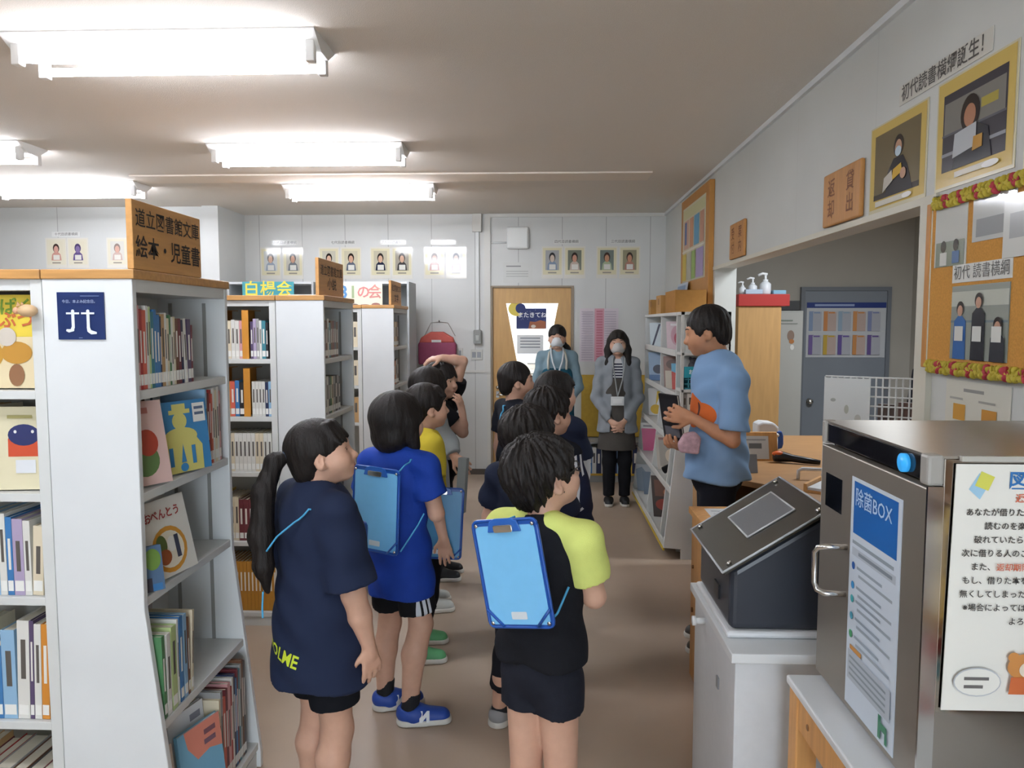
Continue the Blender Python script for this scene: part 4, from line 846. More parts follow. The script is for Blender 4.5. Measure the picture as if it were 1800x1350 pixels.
# ---------------------------------------------------------------- long desk in the office opening
dk = thing('long_desk', 'long brown office desk behind the adult in the light blue T-shirt', 'desk', (1.7, 5.0, 0))
DZ = .79
M().prism([(1.0, 4.16), (1.30, 3.82), (1.30, 3.3), (2.1, 3.3), (2.1, 5.75), (1.47, 5.75), (1.47, 5.14), (1.0, 5.14)], (0, 0, DZ - .03), (1, 0, 0), (0, 1, 0), (0, 0, .03)).build('worktop', mat('#a57c52', .45, noise=.1, nscale=5, stretch=(1, 6, 1)), dk, bevel=.003)
M().box(1.02, 1.04, 4.2, 5.12, 0, DZ - .03).build('front_panel', mat('#a98458', .5, noise=.08), dk)
M().box(2.06, 2.09, 3.35, 5.7, 0, DZ - .03).build('back_panel', mat('#a98458', .5), dk); M().box(1.04, 2.06, 5.1, 5.12, 0, DZ - .03).build('end_panel', mat('#a98458', .5), dk)
# in the opening nearer the post: worktop that carries the wire stand
wt = thing('office_shelf', 'wooden worktop in the office opening behind the stainless steel cabinet', 'counter', (1.5, 2.8, 0))
M().box(1.31, 1.9, 2.70, 2.98, .76, .79).build('worktop', PINE, wt)
M().box(1.33, 1.88, 2.72, 2.96, 0, .76).build('body', mat('#b0a898', .6), wt)
# wire stand with a white card
ws = thing('wire_stand', 'white wire grid stand holding cards behind the stainless steel cabinet', 'stand', (1.3, 2.85, .79))
a = M(); P0 = Vector((1.12, 3.06, .795)); D = Vector((.5, -.32, 0)).normalized(); LW = .62; HT = .62
n = 28
for i in range(n): a.tube([P0 + D * (LW * i / (n - 1)), P0 + D * (LW * i / (n - 1)) + Vector((0, 0, HT))], .0035, 6)
for j in range(18): a.tube([P0 + Vector((0, 0, HT * j / 17)), P0 + D * LW + Vector((0, 0, HT * j / 17))], .0035, 6)
N = Vector((-D.y, D.x, 0))
for e in (0, LW): a.tube([P0 + D * e, P0 + D * e + N * .12, ], .004, 6)
ws_m = a.build('grid', mat('#d4d6d6', .4), ws)
sheet('card_sheet', 'white card with faint drawings hung on the wire grid stand', 'card', P0 + D * .0 + N * -.008 + Vector((0, 0, .27)), D, (0, 0, 1), .165, .345, '#d5d8d8', [('e', .2, .75, .06, .02, '#a5a8a4'), ('e', .5, .65, .05, .05, '#b0b2a8'), ('e', .75, .55, .07, .05, '#b9bab4'), ('e', .4, .35, .05, .04, '#a9aaa8'), ('e', .6, .3, .04, .03, '#b5b6b2')], th=.003)
for i_, (u_, z_, w_, h_, c_) in enumerate(((.19, .40, .06, .12, '#5a4a42'), (.26, .40, .07, .13, '#6a5048'), (.34, .40, .07, .12, '#3f4248'), (.19, .27, .09, .10, '#6f7780'), (.30, .27, .10, .10, '#5f6266'))):
    tag(M().obox(P0 + D * u_ + N * .008 + Vector((0, 0, z_)), D * w_, N * .02, (0, 0, h_)).build('card_pack', mat(c_, .6), bevel=.002), ('brown', 'reddish brown', 'dark grey', 'pale grey blue', 'mid grey')[i_] + ' pack of cards hanging behind the white wire grid', 'pack', 'card packs behind the wire grid')
# desk things
sd = thing('soap_dispenser', 'white and blue hand sanitiser dispenser on the long desk', 'dispenser', (1.48, 5.02, DZ))
M().prism([(-.085, 0), (.055, 0), (.055, .03), (.06, .1), (.05, .165), (.02, .195), (-.05, .2), (-.085, .185)], (1.48, 4.96, DZ), (1, 0, 0), (0, 0, 1), (0, .13, 0)).build('body', mat('#d3d6da', .35), sd, bevel=.012)
M().prism([(.035, .02), (.075, .03), (.082, .06), (.08, .11), (.07, .14), (.035, .14)], (1.48, 4.955, DZ), (1, 0, 0), (0, 0, 1), (0, .14, 0)).build('blue_front', mat('#2f55a0', .3), sd, bevel=.008)
st = thing('card_stand', 'wooden card stand with a white printed card on the long desk', 'stand', (1.28, 4.68, DZ))
M().prism([(0, 0), (.11, 0), (.065, .17), (.045, .17)], (1.2, 4.66, DZ), (0, 1, 0), (0, 0, 1), (.24, 0, 0)).build('block', PINE, st, bevel=.003)
sheet('card_sheet', 'white printed card on the wooden card stand', 'card', (1.215, 4.661, DZ + .012), (1, 0, 0), (0, .26, .97), .17, .14, '#cfd2d2', [('r', .3, .45, .75, .68, '#6f7478'), ('r', .1, .8, .9, .86, '#9da1a4')], th=.002)
bs = thing('barcode_scanner', 'black and orange barcode scanner lying on the long desk', 'scanner', (1.47, 4.6, DZ))
a = M(); a.tube([(1.40, 4.62, DZ + .036), (1.44, 4.62, DZ + .036), (1.50, 4.59, DZ + .030), (1.56, 4.56, DZ + .024), (1.64, 4.52, DZ + .018)], .02, 10, rs=[.03, .033, .022, .02, .014]); a.build('body', BLACKP, bs)
a = M(); a.ball((1.42, 4.61, DZ + .055), (.035, .02, .016)); a.build('orange_grip', mat('#c9602c', .4), bs)
a = M(); a.tube([(1.47, 4.82, DZ), (1.47, 4.82, DZ + .13)], .012, 10); a.ball((1.47, 4.82, DZ + .135), (.02, .02, .014)); tag(a.build('glue_bottle', mat('#c9c6c0', .4)), 'small white bottle on the long desk behind the barcode scanner', 'bottle')
hl = M(); hl.tube([(1.38, 4.12, DZ), (1.38, 4.12, DZ + .045), (1.40, 4.12, DZ + .055), (1.50, 4.1, DZ + .055), (1.5, 4.1, DZ)], .01, 8); tag(hl.build('white_holder', mat('#d6d8da', .4)), 'white bent holder on the long desk beside the wooden tray', 'holder')
ty = thing('paper_tray', 'wooden edged tray with white papers on the desk beside the stainless steel cabinet', 'tray', (1.5, 3.85, DZ))
M().obox((1.30, 3.80, DZ), (.16, -.14, 0), (.15, .2, 0), (0, 0, .012)).build('base', PINE, ty); M().obox((1.30, 3.80, DZ + .012), (.012, -.010, 0), (.15, .2, 0), (0, 0, .03)).build('rim', PINE, ty)
M().obox((1.32, 3.80, DZ + .012), (.13, -.12, 0), (.14, .18, 0), (0, 0, .012)).build('papers', mat('#d6d9dc', .6), ty)
fd = M(); fd.box(1.02, 1.16, 4.17, 4.175, DZ + .0, DZ + .11); 
sb_ = thing('document_stand', 'small grey document stand at the near end of the long desk', 'stand', (1.1, 4.25, DZ))
M().obox((1.06, 4.30, DZ), (.03, 0, 0), (0, .02, 0), (0, 0, .12)).build('post', mat('#5a564f', .5), sb_); M().obox((1.09, 4.28, DZ), (.12, 0, 0), (0, .03, .1), (0, -.004, .001)).build('plate', mat('#8f959c', .4), sb_)

# ---------------------------------------------------------------- office background
wc = thing('wooden_cabinet', 'tall wooden cabinet in the office with a red box on top', 'cabinet', (1.82, 6.72, 0))
M().box(1.645, 2.0, 6.5, 6.95, .0, 1.765).build('body', mat('#b58e5c', .5, noise=.08, nscale=4, stretch=(10, 10, 1)), wc, bevel=.004)
M().box(1.985, 2.003, 6.52, 6.93, .02, 1.75).build('door', mat('#a98252', .5), wc)
tag(M().box(1.64, 2.06, 6.48, 6.95, 1.766, 1.865).build('red_box', mat('#a8302c', .5), bevel=.004), 'red flat box on top of the tall wooden cabinet', 'box')
def pump(x, y, z, s, lab):
    r = thing('pump_bottle', lab, 'bottle', (x, y, z), group=None)
    M().lathe([(0, 0), (.035 * s, 0), (.037 * s, .01), (.037 * s, .07 * s), (.015 * s, .09 * s), (0, .09 * s)], (x, y, z)).build('bottle', mat('#d5d8dc', .35), r)
    a = M(); a.tube([(x, y, z + .09 * s), (x, y, z + .13 * s)], .008 * s, 8); a.tube([(x + .012 * s, y, z + .135 * s), (x - .02 * s, y, z + .14 * s), (x - .05 * s, y, z + .128 * s)], .009 * s, 8); a.tube([(x, y, z + .085 * s), (x, y, z + .1 * s)], .018 * s, 10)
    a.build('pump', mat('#e2e4e6', .3), r)
pump(1.70, 6.6, 1.866, .75, 'smallest white pump bottle, leftmost on the red box')
pump(1.79, 6.62, 1.866, 1.0, 'middle white pump bottle on the red box')
pump(1.89, 6.6, 1.866, 1.25, 'tallest white pump bottle on the red box')
tag(M().box(1.70, 1.84, 6.49, 6.55, 1.866, 1.905).build('tissue_pack', mat('#aab9cc', .6), bevel=.004), 'pale blue packet lying in front of the pump bottles', 'packet')
tag(M().box(1.945, 2.05, 6.55, 6.7, 1.866, 1.90).build('tissue_pack', mat('#7fb0c9', .6), bevel=.004), 'light blue packet at the right end of the red box', 'packet')
lk = thing('locker', 'grey steel locker with small stickers beside the tall wooden cabinet', 'locker', (2.2, 7.1, 0))
M().box(2.03, 2.335, 6.96, 7.4, 0, 1.735).build('body', mat('#9b9c98', .45, noise=.03), lk, bevel=.004)
M().box(2.04, 2.325, 6.95, 6.96, .03, 1.72).build('door', mat('#a2a39f', .45), lk)
M().box(2.06, 2.08, 6.935, 6.95, .9, 1.08).build('handle', mat('#4b3c38', .5), lk)
picture(lk, (2.04, 6.95, 0), (1, 0, 0), (0, 0, 1), .285, 1.72, [('e', .65, .88, .11, .028, '#7d6a5e'), ('e', .68, .85, .08, .012, '#a06a3c'), ('e', .7, .82, .06, .014, '#c9cac6'), ('e', .12, .74, .07, .012, '#a86a6a'), ('e', .12, .64, .07, .012, '#a86a5a'), ('r', .15, .955, .7, .962, '#6f7a72'), ('r', .1, .94, .85, .945, '#7f837f'), ('e', .08, .955, .04, .008, '#4f8a5a')], 'stickers')
tag(M().box(2.1, 2.31, 6.98, 7.3, 1.736, 1.825).build('black_case', mat('#2b2b2c', .5), bevel=.006), 'black case on top of the grey locker', 'case')
of = thing('coat_pile', 'dark coats hanging at the far right of the office behind the wire stand', 'coat', (3.7, 7.6, .9))
a = M(); random.seed(9)
for i in range(4): a.tube([(3.72 + .03 * i, 7.2 + .12 * i, 1.35), (3.70, 7.2 + .12 * i, 1.15), (3.68, 7.2 + .13 * i, .8)], .08, 10, rs=[.05, .1, .11])
a.build('coat', mat('#3a3e48', .9), of)
M().box(3.80, 3.85, 7.0, 7.8, 1.36, 1.42).build('coat_rail', mat('#8f8a80', .5), of)
tag(M().box(3.5, 3.6, 6.6, 6.9, 0, 1.22).build('blue_file_stack', mat('#5f7fa8', .6), bevel=.01), 'blue standing panel at the far right of the office', 'panel')

# ---------------------------------------------------------------- white stand with the touch screen machine
SZ = .70
ss = thing('white_stand', 'white cabinet stand under the touch screen machine', 'stand', (.82, 2.4, 0))
M().box(.55, 1.10, 2.12, 2.68, 0, SZ - .028).build('body', mat('#d6d9dc', .4, noise=.02), ss, bevel=.002)
M().box(.535, 1.115, 2.10, 2.70, SZ - .028, SZ).build('top_panel', mat('#dcdfe0', .35), ss, bevel=.003)
kn = M(); kn.tube([(.55, 2.52, .63), (.515, 2.52, .63)], .011, 12); kn.tube([(.52, 2.52, .63), (.508, 2.52, .63)], .016, 12); kn.build('knob', mat('#e2e3e3', .3), ss)
M().box(.545, .55, 2.30, 2.325, .50, .535).build('lock', mat('#8f9296', .3), ss)
sm = thing('touch_screen_machine', 'dark touch screen machine with a sloping front on the white stand', 'machine', (.72, 2.43, SZ))
M().box(.545, .86, 2.205, 2.655, SZ + .0006, SZ + .022).build('base_plate', mat('#dfe1e3', .35), sm, bevel=.01, seg=3)
# body: sloping top rising away from the aisle
A = [(.556, SZ + .022), (.835, SZ + .022), (.835, SZ + .375), (.556, SZ + .200)]
M().prism(A, (0, 2.215, 0), (1, 0, 0), (0, 0, 1), (0, .43, 0)).build('body', mat('#33373f', .3), sm, bevel=.02, seg=3)
sl = (.375 - .200) / (.835 - .556); L_ = math.hypot(1, sl); U = Vector((1 / L_, 0, sl / L_)); Nn = Vector((-sl / L_, 0, 1 / L_))
O = Vector((.535, 2.2, SZ + .200 - .010)); W_ = .46
M().obox(O, U * .355, (0, .47, 0), Nn * .012).build('cover_plate', mat('#3b3831', .25, spec=.5), sm, bevel=.004)
e = M()
rim = [O + Nn * .012, O + Nn * .012 + Vector((0, .47, 0)), O + Nn * .012 + Vector((0, .47, 0)) + U * .355, O + Nn * .012 + U * .355]
for i in range(4): e.tube([rim[i], rim[(i + 1) % 4]], .0035, 6)
e.build('clear_rim', mat('#b9bcc0', .15), sm)
So = O + Nn * .0122 + U * .125 + Vector((0, .13, 0))
M().obox(So, U * .165, (0, .24, 0), Nn * .003).build('screen', mat('#6f7276', .15, noise=.05, nscale=300), sm)
e = M(); q = [So + Nn * .003, So + Nn * .003 + Vector((0, .24, 0)), So + Nn * .003 + Vector((0, .24, 0)) + U * .165, So + Nn * .003 + U * .165]
for i in range(4): e.tube([q[i], q[(i + 1) % 4]], .003, 6)
e.build('screen_rim', mat('#c9cbcd', .2), sm)
for dy, du in ((.03, .03), (.44, .03), (.03, .33), (.44, .33)):
    c = O + Nn * .012 + U * du + Vector((0, dy, 0)); e = M(); e.tube([c, c + Nn * .008], .008, 10); e.build('screw', CHROME, sm)
M().box(.55, .5565, 2.34, 2.40, SZ + .07, SZ + .115).build('card_slot', mat('#15171b', .3), sm)

# ---------------------------------------------------------------- table and stainless steel book steriliser
TZ = .69
tb = thing('side_table', 'white topped pine table carrying the stainless steel cabinet', 'table', (.98, 1.6, 0))
M().box(.655, 1.285, 1.12, 2.005, TZ - .022, TZ).build('tabletop', mat('#d9dcde', .3), tb, bevel=.006, seg=3)
M().box(.665, .69, 1.14, 1.99, TZ - .11, TZ - .022).build('apron', PINE, tb); M().box(.69, 1.27, 1.965, 1.99, TZ - .11, TZ - .022).build('apron', PINE, tb); M().box(.69, 1.27, 1.14, 1.165, TZ - .11, TZ - .022).build('apron', PINE, tb)
for x, y in ((.661, 1.931), (.661, 1.136), (1.212, 1.931), (1.212, 1.136)): M().box(x, x + .06, y, y + .062, 0, TZ - .022).build('leg', PINE, tb, bevel=.004)
for z, r_ in ((TZ - .07, .008),):
    e = M(); e.tube([(.663, 1.86, z), (.665, 1.86, z)], r_, 12); e.build('bolt', mat('#8a6038', .5), tb)
M().box(.68, .69, 1.80, 1.84, TZ - .2, TZ - .11).build('bracket', GREYP, tb)
X0, X1, Y0, Y1, Z0, Z1 = .735, 1.27, 1.47, 2.015, TZ, 1.37
sc_ = thing('book_steriliser', 'stainless steel book steriliser cabinet with a blue and white notice on its door', 'steriliser', (1.0, 1.74, TZ))
M().box(X0 + .03, X1, Y0, Y1, Z0 + .0006, Z1 - .004).build('body', STEEL, sc_, bevel=.003)
M().box(X0 + .005, X1, Y0 - .002, Y1 + .002, Z1 - .005, Z1).build('top_plate', mat('#b5aea4', .3, metal=.85, noise=.02), sc_)
M().box(X0 + .004, X0 + .03, Y0 + .03, Y1 - .02, Z1 - .052, Z1 - .005).build('control_strip', mat('#16161a', .06, spec=.6), sc_, bevel=.002)
b = M(); b.tube([(X0 + .004, 1.565, Z1 - .03), (X0 - .006, 1.565, Z1 - .03)], .019, 20); b.build('blue_button', mat('#2f8fd0', .25, emit=.35), sc_)
for y in (Y0 - .004, Y1 - .02): M().box(X0 - .002, X0 + .03, y, y + .034 if y < 1.6 else y + .024, Z1 - .058, Z1 + .002).build('corner_cap', mat('#9d9a94', .4), sc_, bevel=.006)
dr = M().box(X0, X0 + .026, Y0 - .002, Y1, Z0 + .012, Z1 - .062).build('door', mat('#9d968c', .42, metal=.75, noise=.03, nscale=2), sc_, bevel=.003)
M().box(X0 - .002, X0 + .028, Y0 - .008, Y0 - .002, Z0 + .005, Z1 - .058).build('door_edge', CHROME, sc_)
M().box(X0 - .001, X0, Y1 - .14, Y1 - .035, 1.155, 1.24).build('window', mat('#101317', .06, spec=.6), dr, local=False)
h = M(); h.tube([(X0, 1.835, 1.085), (X0 - .05, 1.84, 1.085), (X0 - .062, 1.85, 1.08), (X0 - .066, 1.862, 1.065), (X0 - .066, 1.862, .99), (X0 - .062, 1.85, .975), (X0 - .05, 1.84, .97), (X0, 1.835, .97)], .007, 10); h.build('handle', CHROME, dr)
lw, lh = .252, .545
ln_ = [('r', .0, 0, 1, 1, '#cdd8e4'), ('r', .06, .76, .94, .985, '#1f63ae'), ('t', '除菌BOX', .46, .915, .046, '#b5cdea', 'CENTER', .0003), ('r', .06, .715, .9, .73, '#8d98a4'), ('r', .06, .665, .94, .70, '#b4bec9'), ('r', .2, .675, .88, .69, '#7f8a96')]
for i, (zz, c_) in enumerate(((.62, '#2f62b0'), (.535, '#3f8fc8'), (.475, '#3fa0a8'), (.40, '#4a98b0'), (.32, '#4aa06a'))):
    ln_ += [('e', .1, zz, .035, .017, c_), ('r', .18, zz - .004, .7, zz + .008, '#93a0ae'), ('r', .22, zz - .035, .9, zz - .023, '#9aa6b2')]
ln_ += [('r', .06, .12, .94, .25, '#b2bcc6'), ('r', .1, .255, .35, .275, '#c0863c')] + [('r', .1, .14 + .026 * i, .86, .15 + .026 * i, '#87929c') for i in range(4)] + [('p', [(.74, .02), (.79, .02), (.79, .06), (.87, .06), (.87, .02), (.92, .02), (.90, .09), (.79, .09), (.79, .115), (.74, .115)], '#2f7a5a')]
lb_ = M().box(X0 - .0012, X0, 1.562, 1.562 + lw, .718, .718 + lh).build('door_notice', mat('#cdd8e4', .35), dr)
picture(lb_, (X0 - .0012, 1.562 + lw, .718), (0, -1, 0), (0, 0, 1), lw, lh, ln_, 'printed_text', eps=.0003, step=.00012, rough=.35)
# notice taped to the near side of the steriliser
nt_ = [('p', [(.07, .90), (.13, .86), (.18, .93), (.12, .965)], '#9cc4dc'), ('p', [(.10, .915), (.17, .895), (.2, .95), (.13, .972)], '#d0cf5a'), ('t', 'としょ', .42, .972, .016, '#5a86b8', 'CENTER', .0005), ('t', '図書のやくそく', .27, .932, .036, '#2f6fae', 'LEFT', .0008), ('t', '返却期限を守りましょう', .31, .864, .018, '#c9664a', 'LEFT', .0003)]
for i, (body, u, c_) in enumerate((('あなたが借りた本をたいせつに', .06, '#3c3a38'), ('読むのを楽しみにしている人が', .16, '#3c3a38'), ('破れていたら、直さずに', .11, '#3c3a38'), ('次に借りる人のことを考えて', .05, '#3c3a38'), ('また、', .10, '#3c3a38'), ('もし、借りた本を汚したり', .06, '#3c3a38'), ('無くしてしまった時は', .05, '#3c3a38'), ('※場合によっては、', .07, '#3c3a38'), ('よろしくおねがいします。', .31, '#3c3a38'))):
    nt_.append(('t', body, u, .808 - .0545 * i, .0155, c_, 'LEFT', .0002))
nt_ += [('t', '返却期限を守り', .23, .590, .0155, '#c9664a', 'LEFT', .0002), ('e', .17, .125, .125, .06, '#b9bcc0'), ('e', .17, .125, .119, .055, '#e4e2da'), ('r', .10, .133, .23, .146, '#6a6664'), ('r', .10, .10, .2, .113, '#6a6664'),
        ('e', .42, .19, .10, .055, '#c98a4c'), ('e', .35, .23, .03, .02, '#c98a4c'), ('e', .51, .23, .03, .02, '#c98a4c'), ('e', .44, .18, .06, .035, '#e6d9c4'), ('p', [(.33, .08), (.54, .08), (.53, .15), (.34, .15)], '#c96a3c')]
sheet('notice_sheet', 'large cream notice with Japanese text taped to the side of the steel cabinet', 'notice', (.776, 1.466, .874), (1, 0, .0), (.018, 0, 1), .36, .482, '#e4e2da', nt_, th=.002, rough=.5, pname='printed_text')
tag(M().box(.79, 1.27, 1.455, 1.465, 1.362, 1.372).build('clear_strip', mat('#b4b2aa', .15)), 'clear plastic strip along the top edge of the stainless steel cabinet', 'strip')

# ---------------------------------------------------------------- near right wall, out of the frame: picture-book shelf mirrored in the steel
rb = thing('low_bookshelf', 'brown picture book shelf mirrored in the side of the steel cabinet', 'bookshelf', (1.14, .28, 0))
BRN = mat('#8a6236', .5, noise=.1)
for y in (-.52, 1.095): M().box(1.0, 1.28, y, y + .015, 0, 1.2).build('side_panel', BRN, rb)
M().box(1.26, 1.28, -.5, 1.095, 0, 1.2).build('back_panel', BRN, rb)
M().box(1.0, 1.02, -.5, 1.095, 0, .5).build('front_panel', BRN, rb)
for z in (.5, .84, 1.18): M().box(1.0, 1.26, -.5, 1.095, z, z + .02).build('shelf', BRN, rb)
# ---------------------------------------------------------------- people: smooth implicit surfaces turned into one mesh per body / garment
class Fig:
    def __init__(s): s.ops = []
    def _bb(s, pts, r):
        p = np.array(pts, float); return p.min(0) - r, p.max(0) + r
    def rc(s, a, b, ra, rb, k=.02, sx=1., sy=1., cap=None, sub=False):
        """tapered capsule a-b; sx, sy squash it across the figure's own x / y axes"""
        a = np.array(a, float); b = np.array(b, float); sc = np.array([sx, sy, 1.])
        def fn(P):
            p = (P - a) / sc; d = (b - a) / sc; L2 = max(d @ d, 1e-12)
            t = np.clip((p @ d) / L2, 0, 1)
            q = (np.sqrt(((p - t[..., None] * d) ** 2).sum(-1)) - (ra + (rb - ra) * t)) * min(sx, sy, 1.) ** .5
            if cap is not None:
                for c, n in cap: q = np.maximum(q, (P - np.array(c)) @ np.array(n))
            return q
        lo, hi = s._bb([a, b], max(ra, rb) * max(sx, sy, 1.)); s.ops.append(('sub' if sub else 'add', fn, lo, hi, k)); return s
    def el(s, c, r, k=.02, R=None, sub=False, cap=None):
        c = np.array(c, float); r = np.array(r, float); Rm = None if R is None else np.array(R)
        def fn(P):
            q = P - c
            if Rm is not None: q = q @ Rm
            k0 = np.sqrt(((q / r) ** 2).sum(-1)); k1 = np.sqrt(((q / r ** 2) ** 2).sum(-1)) + 1e-9
            d = k0 * (k0 - 1) / k1
            if cap is not None:
                for cc, n in cap: d = np.maximum(d, (P - np.array(cc)) @ np.array(n))
            return d
        m = r.max(); s.ops.append(('sub' if sub else 'add', fn, c - m, c + m, k)); return s
    def cut(s, p, n):
        p = np.array(p, float); n = np.array(n, float)
        s.ops.append(('cut', lambda P: (P - p) @ n, None, None, 0)); return s
    def warp(s, fn, amp): s.ops.append(('warp', fn, None, None, amp)); return s
    def mesh(s, vs):
        ad = [o for o in s.ops if o[0] == 'add']
        lo = np.min([o[2] for o in ad], 0) - 3 * vs - .012; hi = np.max([o[3] for o in ad], 0) + 3 * vs + .012
        n = np.ceil((hi - lo) / vs).astype(int) + 1
        ax = [lo[i] + vs * np.arange(n[i]) for i in range(3)]
        F = np.full(n, .2, np.float32)
        G = np.stack(np.meshgrid(*ax, indexing='ij'), -1)
        for typ, fn, l, h, k in s.ops:
            if typ in ('add', 'sub'):
                m = k + 2 * vs + .004
                i0 = np.clip(np.floor((l - m - lo) / vs).astype(int), 0, n - 1); i1 = np.clip(np.ceil((h + m - lo) / vs).astype(int) + 1, 0, n)
                if (i1 <= i0).any(): continue
                sl = tuple(slice(a, b) for a, b in zip(i0, i1)); d = fn(G[sl]); f = F[sl]
                if typ == 'add':
                    hh = np.clip(.5 + .5 * (f - d) / k, 0, 1); F[sl] = f * (1 - hh) + d * hh - k * hh * (1 - hh)
                else:
                    d = -d; hh = np.clip(.5 - .5 * (f - d) / k, 0, 1); F[sl] = f * (1 - hh) + d * hh + k * hh * (1 - hh)
            elif typ == 'cut': F = np.maximum(F, fn(G)).astype(np.float32)
            else: F = (F + fn(G)).astype(np.float32)
        F[0] = F[-1] = .1; F[:, 0] = F[:, -1] = .1; F[:, :, 0] = F[:, :, -1] = .1
        return nets(F, lo, vs)
    def build(s, name, mats, parent, vs):
        V, Q = s.mesh(vs)
        me = bpy.data.meshes.new(name); nv, nq = len(V), len(Q)
        me.vertices.add(nv); me.vertices.foreach_set('co', V.astype(np.float32).ravel())
        me.loops.add(nq * 4); me.loops.foreach_set('vertex_index', Q.astype(np.int32).ravel())
        me.polygons.add(nq); me.polygons.foreach_set('loop_start', np.arange(nq, dtype=np.int32) * 4)
        me.polygons.foreach_set('use_smooth', np.ones(nq, dtype=bool))
        for m in (mats if isinstance(mats, list) else [mats]): me.materials.append(m)
        me.update(calc_edges=True); me.validate()
        o = bpy.data.objects.new(name, me); COL.objects.link(o); o.parent = parent
        return o

def nets(F, lo, vs):
    S = F < 0
    c = np.zeros(np.array(F.shape) - 1, np.int8)
    for i in (0, 1):
        for j in (0, 1):
            for k in (0, 1): c += S[i:F.shape[0] - 1 + i, j:F.shape[1] - 1 + j, k:F.shape[2] - 1 + k]
    I = np.argwhere((c > 0) & (c < 8)); idx = np.full(c.shape, -1, np.int64); idx[tuple(I.T)] = np.arange(len(I))
    acc = np.zeros((len(I), 3)); cnt = np.zeros(len(I))
    cs = [(i, j, k) for i in (0, 1) for j in (0, 1) for k in (0, 1)]
    for a in cs:
        for b in cs:
            if sum(b) == sum(a) + 1 and all(y >= x for x, y in zip(a, b)):
                fa = F[tuple((I + a).T)]; fb = F[tuple((I + b).T)]; m = (fa < 0) != (fb < 0)
                t = np.where(m, fa / np.where(m, fa - fb, 1), 0)
                acc[m] += (np.array(a) + t[:, None] * (np.array(b) - np.array(a)))[m]; cnt[m] += 1
    V = lo + vs * (I + acc / cnt[:, None])
    Qs = []
    for ax in range(3):
        u, v = (ax + 1) % 3, (ax + 2) % 3
        s0 = [slice(None)] * 3; s1 = [slice(None)] * 3; s0[ax] = slice(0, -1); s1[ax] = slice(1, None)
        A = S[tuple(s0)]; B = S[tuple(s1)]
        E = np.argwhere(A != B); E = E[(E[:, u] > 0) & (E[:, v] > 0) & (E[:, u] < F.shape[u] - 1) & (E[:, v] < F.shape[v] - 1)]
        ins = A[tuple(E.T)]
        eu = np.zeros(3, int); eu[u] = 1; ev = np.zeros(3, int); ev[v] = 1
        q = np.stack([idx[tuple((E - eu - ev).T)], idx[tuple((E - ev).T)], idx[tuple(E.T)], idx[tuple((E - eu).T)]], 1)
        q[~ins] = q[~ins][:, ::-1]; Qs.append(q)
    Q = np.concatenate(Qs); return V, Q[(Q >= 0).all(1)]

V3 = lambda *a: np.array(a, float)
def unit(v): v = np.array(v, float); return v / max(np.linalg.norm(v), 1e-9)
def rotm(yaw, pitch, roll=0.):
    """head rotation: yaw to the figure's right, pitch up, roll to the right (degrees)"""
    return np.array((Euler((0, 0, -math.radians(yaw))).to_matrix() @ Euler((math.radians(pitch), 0, 0)).to_matrix() @ Euler((0, math.radians(roll), 0)).to_matrix()))

SKINC = '#c9a08a'
def cloth(h, rough=.85): return mat(h, rough, spec=.15, noise=.06, nscale=14, bump=.25, bscale=420, sheen=.0)
def hairm(h='#1a1513'): return mat(h, .58, spec=.3, noise=.3, nscale=40, bump=.5, bscale=90, stretch=(3, 3, .6))

